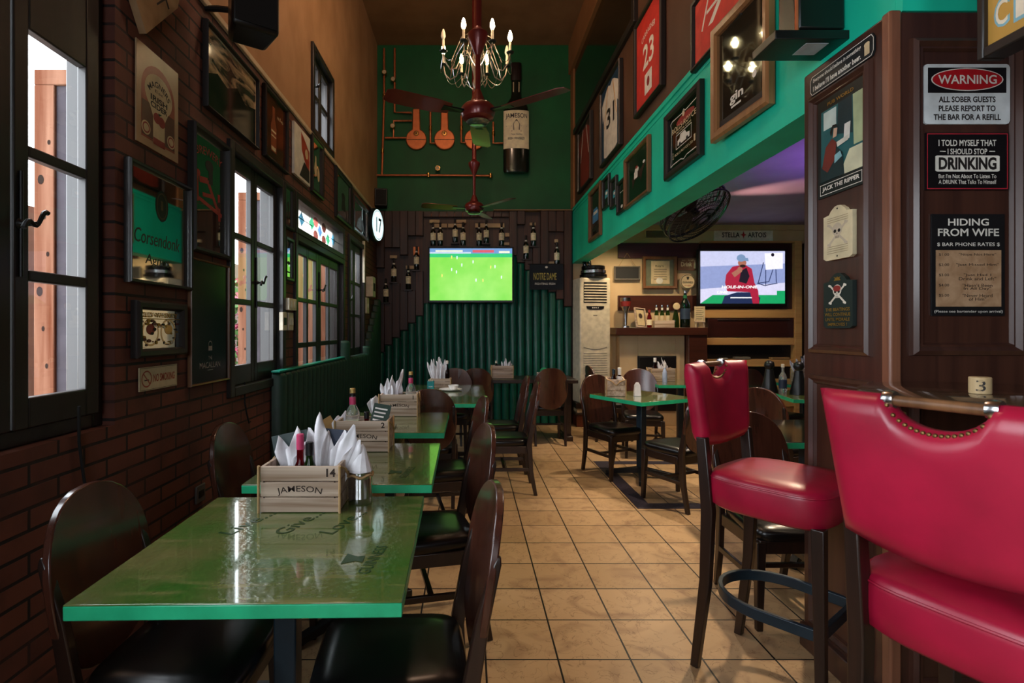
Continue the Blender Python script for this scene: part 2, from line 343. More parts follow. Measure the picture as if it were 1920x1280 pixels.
# dark glazed gallery opening high in the right-hand wall
o = struct('window_7', B().box(XR-.03, XR+.01, 4.7, 4.78, 4.1, 5.06).box(XR-.03, XR+.01, 4.78, 7.45, 4.1, 4.17), M['dark_frame'], .005)
B().box(XR-.004, XR+.005, 4.78, 7.45, 4.17, 5.06).build('pane', col('#060807', .12, coat=.4, name='dark_glass'), o)
# floor inlay: dark mosaic border round a plain field of tiles in the right-hand room
b = B(); b.use(col('#2a2430', .5, var=.6, scale=60, name='mosaic')); b.box(1.28, 2.75, 4.02, 4.14, 0, .003).box(1.28, 2.75, 5.35, 5.47, 0, .003).box(1.28, 1.4, 4.14, 5.35, 0, .003)
struct('floor_mosaic_trim', b, smooth=0)

# ------------------------------------------------------------------ windows of the left wall
def window(name, hole, sashes, rows, handle=None, m=M['dark_frame'], xin=0.0):
    y0, y1, z0, z1 = hole; X = XL-.145
    b = B(); fw = .055; xo = XL+.025-xin
    b.box(X, xo, y0, y0+fw, z0, z1).box(X, xo, y1-fw, y1, z0, z1).box(X, xo, y0+fw, y1-fw, z0, z0+fw).box(X, xo, y0+fw, y1-fw, z1-fw, z1)
    o = struct(name, b, m, .006)
    for ya, yb_, cols in sashes:
        f = B(); xs, xe = XL-.055, XL-.02
        zb, zt = z0+fw, z1-fw; edges = [ya]+[e for c in cols for e in c]+[yb_]
        for k in range(0, len(edges), 2): f.box(xs, xe, edges[k], edges[k+1], zb, zt)
        zed = [zb]+[e for r_ in rows for e in r_]+[zt]
        for c0, c1 in cols:
            for k in range(0, len(zed), 2): f.box(xs, xe, c0, c1, zed[k], zed[k+1])
        s = f.build('sash', m, o, .005)
        p = B()
        for c0, c1 in cols:
            for r0, r1 in rows: p.add([(XL-.035, c0, r0), (XL-.035, c1, r0), (XL-.035, c1, r1), (XL-.035, c0, r1)], [(0, 1, 2, 3)])
        p.build('pane', PANE, s, 0, 0)
    if handle:
        y, z = handle; h = B(); x = XL+.0
        h.lathe([(.016, 0), (.018, .004), (.01, .012), (.008, .02)], (x-.02, y, z), 12, 'x')
        h.tube([(x, y, z), (x+.03, y, z)], .007)
        h.tube([(x+.03, y-.045+.09*t, z-.02+.055*t+.014*sin(t*9)) for t in [i/12 for i in range(13)]], [.006+.004*abs(t-.5) for t in [i/12 for i in range(13)]])
        h.tube([(x-.015, y, z-.16), (x-.015, y, z+.16)], .005); h.build('handle', M['iron'], o)
    return o
ROWS = [(1.15, 1.51), (1.545, 1.895), (1.93, 2.29)]
window('window_1', HOLES[1], [(1.21, 1.57, [(1.29, 1.51)]), (1.58, 1.945, [(1.635, 1.88)])], ROWS[:2]+[(1.93, 2.29)], (1.6, 1.68), xin=.07)
window('window_added', HOLES[0], [(-2.245, -.9, [(-2.18, -.96)]), (-.895, .445, [(-.84, .39)])], ROWS[:2]+[(1.93, 2.65)])  # unseen window, added to light stools, pillar and beam from the left
window('window_2', HOLES[2], [(2.975, 3.345, [(3.052, 3.3)]), (3.35, 3.745, [(3.395, 3.68)])], ROWS, (3.37, 1.66))
window('window_3', (4.02, 5.6, .95, 2.1), [(4.08, 4.78, [(4.19, 4.43), (4.47, 4.7)]), (4.785, 5.54, [(4.853, 5.12), (5.155, 5.45)])], [(1.065, 1.214), (1.256, 1.585), (1.62, 1.965)], (4.78, 1.72))
window('window_4', HOLES[4], [(5.88, 6.24, [(5.93, 6.18)]), (6.245, 6.64, [(6.3, 6.58)])], ROWS, (5.91, 1.7))
window('window_5', HOLES[5], [(4.525, 4.81, [(4.57, 4.77)]), (4.82, 5.115, [(4.87, 5.07)])], [(3.12, 3.4), (3.44, 3.7)], (4.6, 3.47))
# stained-glass transom over the door-height casements
o = struct('window_8', B().box(XL-.145, XL+.025, 4.02, 4.08, 2.1, 2.42).box(XL-.145, XL+.025, 5.54, 5.6, 2.1, 2.42).box(XL-.145, XL+.025, 4.08, 5.54, 2.1, 2.15).box(XL-.145, XL+.025, 4.08, 5.54, 2.37, 2.42), M['dark_frame'], .005)
b = B(); b.T = Matrix.Translation((XL-.03, 4.81, 2.26)) @ Matrix.Rotation(pi/2, 4, 'Z')
def sglass(h): 
    m, N, L, bs = new('stained_glass'); c = sc(lin(h), .2); bs.inputs['Base Color'].default_value = c; bs.inputs['Roughness'].default_value = .35; bs.inputs['Transmission Weight'].default_value = 1; bs.inputs['IOR'].default_value = 1.05; MATS['sg', h] = m; return m
b.use(sglass('#f3ead2')).rect(-.73, .73, -.11, .11, 0)
for h, c in (('#2f8fd0', [(-.5, 0), (.5, 0)]), ('#178a4a', [(-.22, .02), (.3, -.03)]), ('#e0443a', [(-.1, .055), (-.1, -.06), (.16, .055), (.16, -.06)]), ('#2b5fc0', [(.03, 0)])):
    b.use(sglass(h))
    for x, z in c:
        if h == '#e0443a': b.ell(x, z, .075, .045, -.003, 14)
        else: b.poly([(x-.08, z), (x, z-.06), (x+.08, z), (x, z+.06)], -.003)
b.use(M['iron'])
for x in (-.5, -.3, -.1, .03, .16, .32, .5): b.rect(x-.004, x+.004, -.11, .11, -.005)
b.rect(-.73, -.2, -.004, .004, -.005).rect(.28, .73, -.004, .004, -.005)
b.build('pane', None, o, 0, 0)
# ------------------------------------------------------------------ what the windows look onto
def leaf(label, y, x0, x1, z0, z1, rz=0, group='open wooden shutters', pine=0):
    o = thing('wooden_shutter', label, 'shutter', (0, y, 0), 0, group)
    w = x1-x0; b = B(); b.box(x0, x0+w*.42, 0, .035, z0, z1).box(x1-w*.16, x1, 0, .035, z0, z1).box(x0, x1, 0, .035, z0-.06, z0).box(x0, x1, 0, .035, z1, z1+.06); b.build('stile', M['shutter'], o, .004)
    kn = B().use(col('#2a1d18', .9, spec=.1)); [kn.ell(x0+w*(.1+.24*((k*37) % 10)/10), z0+(z1-z0)*(.06+.11*k), .006+.006*(k % 3 == 0), .01+.009*(k % 3 == 0), -.0005, 10) for k in range(8)]; kn.build('knot', None, o, 0, 0)
    B().box(x0+w*.42, x1-w*.16, .012, .028, z0, z1).build('panel', M['shutter'] if pine else col('#454045', .85, spec=.1, name='shaded_panel'), o)  # grey colour stands in for the shade on the inner panel
    return o
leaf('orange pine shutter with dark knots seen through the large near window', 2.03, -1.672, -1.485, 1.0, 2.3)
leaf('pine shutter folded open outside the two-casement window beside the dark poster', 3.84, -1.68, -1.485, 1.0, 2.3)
leaf('pine shutter outside the casements below the stained-glass transom, nearer leaf', 4.82, -1.72, -1.485, .9, 2.1, pine=1)
leaf('pine shutter outside the casements below the stained-glass transom, farther leaf', 5.64, -1.9, -1.485, .9, 2.1, pine=1)
leaf('pine shutter outside the narrow window nearest the back wall', 6.74, -2.1, -1.485, 1.0, 2.3, pine=1)
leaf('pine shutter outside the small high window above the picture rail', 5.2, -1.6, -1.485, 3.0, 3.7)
tag(B().box(-2.9, -2.8, 3.2, 16, -.1, 2.15).build('terrace_fence', wood('#7a5b4c', '#64432f', 'z', .7, 0, 3, name='fence_wood')), 'pale pink timber fence of the terrace outside the left windows', 'fence')
tag(B().box(-12, -1.5, -3, 20, -.2, -.1).build('terrace_ground', col('#a59a90', .9)), kind='structure')
o = thing('flowering_shrub', 'pink flowering shrub outside the two-casement window', 'shrub', (-2.5, 5.6, -.1))
rr = random.Random(3); bl = B(); fl = B()
for i in range(420):
    a, h, r = rr.uniform(0, 6.28), rr.uniform(.3, 2.0), rr.uniform(0, .42); p = (r*cos(a)*.6, r*sin(a), h); k = bl if rr.random() < .6 else fl; s = rr.uniform(.03, .06)
    d1 = Vector((rr.uniform(-1, 1), rr.uniform(-1, 1), rr.uniform(-1, 1))).normalized()*s; d2 = d1.orthogonal().normalized()*s*.6; P = Vector(p)
    k.add([P-d1, P-d2, P+d1, P+d2], [(0, 1, 2, 3)])
bl.build('foliage', col('#4d7a3a', .7), o, 0, 0); fl.build('blossom', col('#d66a8c', .7), o, 0, 0)
B().tube([(0, 0, 0), (.02, .03, .8), (0, 0, 1.5)], [.03, .02, .01]).build('stem', M['frame_wood'], o)

# ------------------------------------------------------------------ wood-clad pillar, bottom right
PX, PY0, PY1, PZ = 1.45, 1.82, 2.295, 2.455
b = B().box(PX, 2.6, PY0, PY1, 0, PZ); o = struct('pillar', b, M['pillar'], .008)
def moulding(o, T, x0, x1, z0, z1, fw=.035, name='moulding'):
    b = B(); b.T = T
    rc = lambda k, y: [(x0+k, y, z0+k), (x1-k, y, z0+k), (x1-k, y, z1-k), (x0+k, y, z1-k)]
    b.loft([rc(0, 0), rc(.004, -.014), rc(fw*.4, -.022), rc(fw*.7, -.01), rc(fw*.85, -.012), rc(fw, -.001)], False, False); return b.build(name, M['pillar'], o, 0, 30)
TF = Matrix.Translation((0, PY0, 0)); TL = Matrix.Translation((PX, 0, 0)) @ Matrix.Rotation(-pi/2, 4, 'Z')   # left face: local x = -Y
moulding(o, TF, 1.512, 1.9, 1.27, 2.36, .045); moulding(o, TF, 1.512, 1.9, .12, 1.16, .045); moulding(o, TF, 2.0, 2.4, 1.27, 2.36, .045)
moulding(o, TL, -2.245, -1.9, 1.262, 2.335, .04); moulding(o, TL, -2.245, -1.9, .12, 1.175, .04)
b = B().box(PX-.012, PX+.03, PY0-.012, PY0+.03, 0, PZ); b.build('corner_bead', wood('#8a5a42', '#6d4431', 'z', .35, .1, name='corner_wood'), o, .008)
B().box(PX-.02, 2.6, PY0-.02, PY1, 0, .1).build('plinth', M['pillar'], o, .006)
# ================================================================== furniture
def chair_proto():
    o = thing('dining_chair', '', 'chair')
    dk, dw = M['dark_wood'], M['disc']
    b = B(); rings = []                       # seat pad, front at +y
    def out(k, z):
        pts = []
        for i in range(28):
            a = 2*pi*i/28; c, s = cos(a), sin(a); e = .34
            x = .205*k*(abs(c)**e)*(1 if c > 0 else -1); y = .21*k*(abs(s)**e)*(1 if s > 0 else -1)
            pts.append((x*(.93+.07*(y/.21)), y, z))
        return pts
    b.loft([out(.97, .405), out(1.0, .42), out(1.0, .44), out(.95, .458), out(.7, .466), out(.3, .468)]); b.build('seat', M['leather'], o, 0, 60)
    b = B().box(-.18, .18, -.19, -.165, .345, .405).box(-.185, .185, .165, .19, .345, .405).box(-.19, -.165, -.17, .17, .345, .405).box(.165, .19, -.17, .17, .345, .405); b.build('seat_rail', dk, o, .004)
    for s in (-1, 1):
        B().bar((s*.19, .185, 0), (s*.18, .175, .4), .028, .028, .042, .042).build('leg', dk, o, .004)
        L = B(); q = lambda x, y, z, w, d: [(x-w/2, y-d/2, z), (x+w/2, y-d/2, z), (x+w/2, y+d/2, z), (x-w/2, y+d/2, z)]
        L.loft([q(s*.175, -.255, 0, .028, .03), q(s*.178, -.215, .2, .03, .038), q(s*.18, -.2, .42, .03, .045), q(s*.182, -.235, .62, .028, .036), q(s*.184, -.272, .765, .024, .022), q(s*.184, -.278, .785, .012, .01)]); L.build('leg', dk, o, .004)
    b = B().bar((-.183, -.2, .2), (-.183, -.199, .225), .018, .37); 
    b = B().box(-.192, -.174, -.2, .17, .2, .228).box(.174, .192, -.2, .17, .2, .228).box(-.175, .175, -.01, .012, .203, .225); b.build('stretcher', dk, o, .003)
    # oval plywood back, gently dished and reclined
    b = B(); n, m = 32, 6; fr = []; bk = []
    for rr_ in range(m+1):
        t = rr_/m
        for j in range(n):
            a = 2*pi*j/n; e = .86
            x = .205*t*abs(cos(a))**e*(1 if cos(a) > 0 else -1); z = .245*t*abs(sin(a))**e*(1 if sin(a) > 0 else -1)
            y = -.215-(z+.245)*.14-.02+.55*x*x
            fr.append((x, y+.011, .672+z)); bk.append((x, y-.011, .672+z))
    N = len(fr); fs = []
    for i in range(m):
        for j in range(n):
            k = (j+1) % n; fs += [(i*n+j, (i+1)*n+j, (i+1)*n+k, i*n+k), (N+i*n+j, N+i*n+k, N+(i+1)*n+k, N+(i+1)*n+j)]
    for j in range(n): k = (j+1) % n; fs.append((m*n+j, N+m*n+j, N+m*n+k, m*n+k))
    b.add(fr+bk, fs); b.build('backrest', dw, o, .004, 50); return o
CH = chair_proto(); CHN = [0]
def chair(x, y, face, label, group='oval-backed dining chairs'):
    """face: heading of the sitter in degrees, 0 = +x, 90 = away from the camera"""
    rz = R(face-90)
    if CHN[0] == 0:
        CH.location = (x, y, 0); CH.rotation_euler = (0, 0, rz); tag(CH, label, None, group); CHN[0] = 1; return CH
    return dup(CH, (x, y, 0), rz, label, group)
chair(-.22, 1.5, 186, 'dark oval-backed chair pulled up to the aisle side of the nearest green table')
chair(-.8, 1.52, 0, 'dark oval-backed chair between the nearest green table and the brick wall')
chair(-.2, 2.44, 193, 'oval-backed chair on the aisle side of the second green table')
chair(-.87, 2.52, 0, 'dark oval-backed chair at the wall end of the second green table, below the two-casement window')
chair(-.19, 3.5, 190, 'oval-backed chair on the aisle side of the third green table')
chair(-.3, 4.28, 90, 'oval-backed chair with its back to the third table, facing the long green table')
chair(.29, 4.52, 180, 'nearer of the two chairs on the aisle side of the long green table')
chair(.27, 5.14, 182, 'farther of the two chairs on the aisle side of the long green table')
chair(-.2, 5.84, 262, 'oval-backed chair at the far end of the long green table, front of its back showing')
chair(.08, 6.43, 90, 'dark oval-backed chair at the back table, left of the small crate')
chair(.94, 6.43, 92, 'dark oval-backed chair at the right end of the back table, by the air conditioner')
chair(1.37, 4.99, -66, 'oval-backed chair under the far corner of the angled green table, nearest the air conditioner')
chair(1.88, 5.75, -100, 'brown oval-backed chair facing the room between the angled table and the fireplace table')
chair(1.66, 4.2, 115, 'dark oval-backed chair with blue-lit seat at the near side of the angled green table')
chair(1.78, 6.62, 5, 'oval-backed chair at the left end of the fireplace table')
chair(3.0, 6.35, 190, 'oval-backed chair with blue gleam at the right end of the fireplace table')
chair(1.5, 2.58, -90, 'brown oval-backed chair facing the room behind the left red stool')
chair(2.5, 4.2, 25, 'dark oval-backed chair hidden behind the left red stool, facing the far right tables')
chair(3.35, 5.75, -60, 'dark oval-backed chair beside the farthest right table')
# ------------------------------------------------------------------ tables
def quad_top(o, w, d, z1=.75, t=.036, m_top=None):
    b = B(); b.use(m_top or M['table']).box(-w/2, w/2, -d/2, d/2, z1-.004, z1); b.use(M['edge']).box(-w/2, w/2, -d/2, d/2, z1-t, z1-.004); return b.build('tabletop', None, o, .003)
def pedestal(o, zt=.714, m=M['bluegrey'], w=.065, span=.26):
    B().box(-w/2, w/2, -w/2, w/2, .05, zt).build('column', m, o, .006)
    B().box(-.15, .15, -.15, .15, zt-.012, zt).build('mounting_plate', M['iron'], o, .002)
    for k in range(4):
        a = k*pi/2+pi/4; p = B(); p.T = Matrix.Rotation(a, 4, 'Z'); p.bar((.02, 0, .06), (.02, 0, .1), .04, .05); p = B(); p.T = Matrix.Rotation(a, 4, 'Z')
        p.loft([[(.0, -.03, .045), (.0, .03, .045), (.0, .03, .1), (.0, -.03, .1)], [(span, -.022, .02), (span, .022, .02), (span, .022, .055), (span, -.022, .055)], [(span+.06, -.022, 0), (span+.06, .022, 0), (span+.06, .022, .045), (span+.06, -.022, .045)]])
        p.build('foot', M['iron'], o, .004)
def table(x, y, rz, label, w=.75, d=.755, m_top=None):
    o = thing('pub_table', label, 'table', (x, y, 0), R(rz), 'green-topped pub tables'); quad_top(o, w, d, m_top=m_top); pedestal(o); return o
T1 = table(-.534, 1.557, 1.2, 'nearest green varnished table with a painted motto, crate 14 standing on it')
T2 = table(-.527, 2.465, .6, 'second green varnished table from the camera, crate 2 standing on it')
T3 = table(-.525, 3.52, 0, 'third green varnished table from the camera, beside the upholstered bench')
table(-.225, 4.745, 0, 'nearer half of the long green table past the third table', .75, .72)
table(-.225, 5.475, 0, 'farther half of the long green table, with teal box and white plate')
table(1.59, 4.89, 27.3, 'angled green table in the middle of the right-hand room, on a dark cross base', .66, .66)
table(2.47, 6.2, 0, 'dark green table in front of the fireplace', .75, .7)
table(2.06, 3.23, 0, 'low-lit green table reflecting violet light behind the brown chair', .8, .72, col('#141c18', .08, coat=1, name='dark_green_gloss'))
table(3.3, 4.95, -12, 'green table at the far right beside the wood-clad pillar', .75, .75)
table(3.95, 6.25, 0, 'farthest green table at the right, carrying a crate of napkins', .75, .7)
# motto and emblem painted on the tops
def paint(o, items, y=.7512):
    b = B(); b.T = Matrix.Translation((0, 0, y)) @ Matrix.Rotation(-pi/2, 4, 'X'); b.use(col('#22401f', .3))
    for t, x, yy, h, w, rot in items: b.text(t, x, yy, h, 0, w, .0, rot=rot)
    return b
for it in [('Live...', -.16, .12, .05, .2, 1.2), ('Give...', .0, .12, .05, .2, 1.2), ('Love...', .14, .12, .05, .2, 1.2)]: paint(T1, [it]).build('painted_motto', None, T1, 0, 0)
for T, x, y in ((T1, .275, -.155), (T2, .26, -.2)):
    b = paint(T, [('GUINNESS', x, y, .032, .17, pi/2-.15)]); b.poly([(x-.075, y+.035), (x-.045, y+.015), (x-.025, y+.02), (x-.025, y-.02), (x-.045, y-.012), (x-.08, y-.03)], 0); b.build('painted_emblem', None, T, 0, 0)
# dark long table in front of the back wall
o = thing('back_table', 'long dark wooden table along the ribbed back wall', 'table', (.72, 6.72, 0))
B().box(-.62, .6, -.32, .3, .71, .755).build('tabletop', M['dark_wood'], o, .006)
for s in (-1, 1): B().bar((s*.5, 0, .06), (s*.5, 0, .71), .07, .42).bar((s*.5, -.0, 0), (s*.5, 0, .06), .09, .56).build('trestle', M['dark_wood'], o, .006)
# ------------------------------------------------------------------ upholstered bench and ribbed wall panels
o = thing('banquette', 'dark green upholstered bench with upright channels along the left wall', 'bench', (XL+.01, 3.55, 0))
B().box(.02, .5, 0, 3.8, .08, .36).build('plinth', M['dark_wood'], o, .01)
B().box(.06, .52, 0, 3.8, .36, .46).build('seat', M['bench'], o, .035, 60, 4)
y, k = .0, 0
while y < 3.85:
    Y = 3.55+y; top = 1.07 if Y < 5.36 else (1.25 if Y < 5.47 else (1.07 if Y < 6.55 else 1.07+.09*(1+int((Y-6.55)/.1125))))
    b = B(); n = 10; ring = lambda z, k_: [(.085*sin(pi*j/n)*k_+.002, y+.05625-.054*cos(pi*j/n)*k_, z) for j in range(n+1)]
    b.loft([ring(.44, 1), ring(top-.03, 1), ring(top-.008, .85), ring(top, .5)]); b.build('back_channel', M['bench'], o, 0, 60); y += .1125
B().box(.0, .06, 0, 1.85, 1.07, 1.085).build('top_ledge', col('#1c8a72', .3, name='ledge_paint'), o, .004)
o = thing('ribbed_wall_panel', 'sea-green ribbed panel of upright half-round channels across the back wall', 'wall panel', (0, YB-.055, 0))
for k in range(25):
    x = XL+.06+k*.1125; i = round((x-.6)/.1125); px = CX+x*129.7
    if px < 800: z = EYE+(618-580.5-(800-px)*.93)/129.7+.0
    elif px < 962: z = EYE+(618-568)/129.7
    else: z = EYE+(618-487.6-(px-962-8)*.93)/129.7
    b = B(); n = 12; ring = lambda zz, q: [(x-.052*cos(pi*j/n)*q, -.05*sin(pi*j/n)*q, zz) for j in range(n+1)]
    b.loft([ring(.02, 1), ring(z-.02, 1), ring(z-.005, .9), ring(z, .6)]); b.build('channel', M['tube'], o, 0, 60)
# planks above the ribs, with gaps where the bottles stand
BOT = [(812.2, 443), (825.5, 443), (853.4, 436.5), (868.4, 442.5), (781, 487.6), (738.5, 510), (765.7, 524), (723.6, 548), (898.3, 443), (911.8, 437.8), (940.4, 443), (986.2, 467), (1000, 443), (1044, 480)]
YN = YB-.07; BZ = [(at(x, y, YN)[0], at(x, y, YN)[1]-.145) for x, y in BOT]
o = thing('plank_cladding', 'dark plank cladding with bottle niches around the television on the back wall', 'cladding', (0, YB, 0))
for k in range(25):
    x = XL+.06+k*.1125; px = CX+x*129.7
    if px < 800: z0 = EYE+(618-580.5-(800-px)*.93)/129.7
    elif px < 962: z0 = 2.98
    else: z0 = EYE+(618-487.6-(px-962-8)*.93)/129.7
    segs = [(z0+.01, 3.07)]
    for bx, bz in BZ:
        if abs(bx-x) < .095 and z0 < 2.9:
            ns = []
            for a, c in segs:
                lo, hi = bz-.012, bz+.5
                if hi <= a or lo >= c: ns.append((a, c))
                else:
                    if lo-a > .03: ns.append((a, lo))
                    if c-hi > .03: ns.append((hi, c))
            segs = ns
    if not segs: continue
    dd = .1 if k % 3 == 0 else .085
    for a, c in segs: B().box(x-.0545, x+.0545, -dd if a < 2.9 else -.06, -.001, a, c).build('plank', M['plank'], o, .004)
pale = B(); cop = B()
for x0, x1, y0, y1 in [(805, 824, 411, 417), (855, 874, 411, 417), (813, 824, 418.5, 426), (827, 838, 418.5, 426), (840, 851, 418.5, 426), (855, 866, 418.5, 426), (760.5, 776, 497.5, 504), (730.5, 744, 478, 484), (891, 946, 417.8, 425.8), (947, 964, 435.8, 443), (945, 964, 453.8, 459), (1024, 1039.5, 489.6, 494), (994, 1005, 416.5, 422), (1040, 1047, 448, 454)]:
    a, c = at(x0, y1, YN), at(x1, y0, YN); B().box(a[0], c[0], -.05, -.005, a[1], c[1]).build('pale_block', col('#b79c78', .6), o, .003)
for x0, x1, y0, y1 in [(807, 818, 400, 405.5), (821, 832, 399, 405.5), (835, 846, 399, 405.5), (849, 860, 399, 405.5), (864, 873, 399, 405.5), (774.5, 779, 462, 478), (783, 786, 462, 478)]:
    a, c = at(x0, y1, YN), at(x1, y0, YN); B().box(a[0], c[0], -.05, -.005, a[1], c[1]).build('copper_block', M['copper'], o, .003)

sh = B()
for bx, bz in BZ: B().box(bx-.06, bx+.06, -.135, -.005, bz-.02, bz-.001).build('bottle_ledge', M['dark_wood'], o, .002)
# ------------------------------------------------------------------ bar stools and bar table
def stool(x, y, rz, label):
    o = thing('bar_stool', label, 'bar stool', (x, y, 0), rz, 'red leather bar stools'); lg = M['dark_wood']; rl = M['red_leather']
    def out(kx, ky, z, off=0):
        pts = []
        for i in range(36):
            a = 2*pi*i/36; c, s = cos(a), sin(a); e = .45 if s > -.2 else .62
            pts.append((.225*kx*abs(c)**.45*(1 if c > 0 else -1), .22*ky*abs(s)**e*(1 if s > 0 else -1)+off, z))
        return pts
    b = B().loft([out(.9, .9, .645), out(.99, .99, .66), out(1.0, 1.0, .7), out(1.0, 1.0, .745), out(.985, .985, .765), out(.93, .93, .778), out(.6, .6, .787), out(.2, .2, .79)]); st = b.build('seat', rl, o, 0, 70)
    B().tube([p for p in out(.995, .995, .757)], .0035, 6, True).build('piping', rl, st)
    for s in (-1, 1):
        B().bar((s*.185, .2, 0), (s*.18, .19, .66), .03, .03, .04, .042).build('leg', lg, o, .004)
        q = lambda xx, yy, z, w, d: [(xx-w/2, yy-d/2, z), (xx+w/2, yy-d/2, z), (xx+w/2, yy+d/2, z), (xx-w/2, yy+d/2, z)]
        B().loft([q(s*.185, -.25, 0, .03, .032), q(s*.185, -.205, .35, .034, .042), q(s*.185, -.195, .62, .036, .048), q(s*.185, -.22, .9, .032, .04)]).build('leg', lg, o, .004)
    # foot rail: bowed at the back, straight at the front
    path = [(-.17, .19, .30)]+[(-.2*cos(pi*t)*.93, -.02-.2*sin(pi*t), .30) for t in [i/14 for i in range(15)]]+[(.17, .19, .30)]
    b = B(); rings = []
    for i, p in enumerate(path):
        a = Vector(path[max(0, i-1)]); c = Vector(path[min(len(path)-1, i+1)]); t = (c-a).normalized(); nrm = Vector((-t.y, t.x, 0))*.009; P = Vector(p)
        rings.append([P+nrm+Vector((0, 0, -.02)), P-nrm+Vector((0, 0, -.02)), P-nrm+Vector((0, 0, .02)), P+nrm+Vector((0, 0, .02))])
    b.loft(rings); b.box(-.17, .17, .18, .198, .28, .32); b.build('foot_rail', M['bluegrey'], o, .003)
    # padded back with a scooped hand-hold
    nx, nz = 32, 14; fr = []; bk = []
    def topz(u):
        t = abs(u)
        return 1.185-.004*t if t > .36 else 1.183-.06*(1-(t/.36)**2)**.5
    for i in range(nx+1):
        u = -1+2*i/nx; tz = topz(u); bz = .85+.022*u*u
        for j in range(nz+1):
            v = j/nz; z = bz+(tz-bz)*v; wv = .192+.045*((z-.85)/.33); xx = u*wv
            yy = -.225-.11*(z-.85)-.02+.55*xx*xx
            e = min(1, min(1-abs(u)+.0, .16)/.16)**.5*min(1, min(v, .12)/.12)**.5*min(1, min(1-v, .1)/.1)**.5
            th = .012+.026*e; fr.append((xx, yy+th, z)); bk.append((xx, yy-th, z))
    n1 = nz+1; N = len(fr); fs = []
    for i in range(nx):
        for j in range(nz):
            a = i*n1+j; fs += [(a, a+n1, a+n1+1, a+1), (N+a, N+a+1, N+a+n1+1, N+a+n1)]
    for i in range(nx):
        a, c = i*n1, i*n1+nz; fs += [(a, N+a, N+a+n1, a+n1), (c, c+n1, N+c+n1, N+c)]
    for j in range(nz): a, c = j, nx*n1+j; fs += [(a, a+1, N+a+1, N+a), (c, N+c, N+c+1, c+1)]
    bk_o = B().add(fr+bk, fs).build('backrest', rl, o, 0, 75)
    yh = -.225-.11*.325-.02
    B().tube([(-.083, yh, 1.172), (.083, yh, 1.172)], .011, 12).build('hand_rail', M['frame_wood'], bk_o)
    for s in (-1, 1): B().lathe([(.0, -.012), (.017, -.01), (.019, 0), (.017, .01), (0, .012)], (s*.083, yh-.0, 1.174), 14, 'x').build('rail_end', M['steel'], bk_o)
    for sd in (-1, 1):
        st_ = B()
        for k in range(17):
            u = -.352+.704*k/16; z = topz(u)-.008; xx = u*(.192+.045*((z-.85)/.33)); yy = -.225-.11*(z-.85)-.02+.55*xx*xx
            st_.T = Matrix.Translation((xx, yy+sd*.02, z)); st_.lathe([(.0, -.005), (.0035, -.0035), (.005, 0), (.0035, .0035), (0, .005)], (0, 0, 0), 8, 'y')
        st_.build('nailhead_trim', col('#6f5630', .4, .8, name='aged_brass'), bk_o)
    o.scale.z = 1.035; return o
stool(1.215, 2.06, R(-142), 'red leather bar stool standing on the tiled aisle, seat and foot rail in full view')
stool(1.17, 1.15, R(-65), 'near red leather bar stool, its scooped, brass-nailed back cut by the right edge')
o = thing('bar_table', 'high round bar table with polished dark top between stool and pillar', 'table', (1.5, 1.44, 0))
b = B(); b.lathe([(.34, 1.158), (.36, 1.162), (.36, 1.18), (.352, 1.185)], n=64); b.build('tabletop', col('#4a3b2a', .1, coat=1, name='dark_lacquer'), o, 0, 40)
B().lathe([(.036, .05), (.036, 1.158)], n=24).build('column', M['bluegrey'], o, 0, 40)
B().lathe([(.22, 0), (.22, .012), (.2, .02), (.06, .05), (.036, .06)], n=40).build('base', M['iron'], o, 0, 30)
o = thing('table_number', 'pale wooden cylinder marked 3 standing on the high bar table', 'table number', (1.395, 1.445, 1.1855), R(-40))
B().lathe([(.022, 0), (.024, .002), (.024, .044), (.022, .046)], n=32).build('block', wood('#cdb489', '#b3966a', 'z', .6, 0, 8, name='pale_wood'), o, 0, 40)
b = B().use(col('#1a1512', .6)); b.text('3', 0, .023, .03, 0, .02, .0); b.v = [(.0244*sin(x/.0244), -.0244*cos(x/.0244), z) for x, _, z in b.v]; b.build('numeral', None, o, 0, 0)
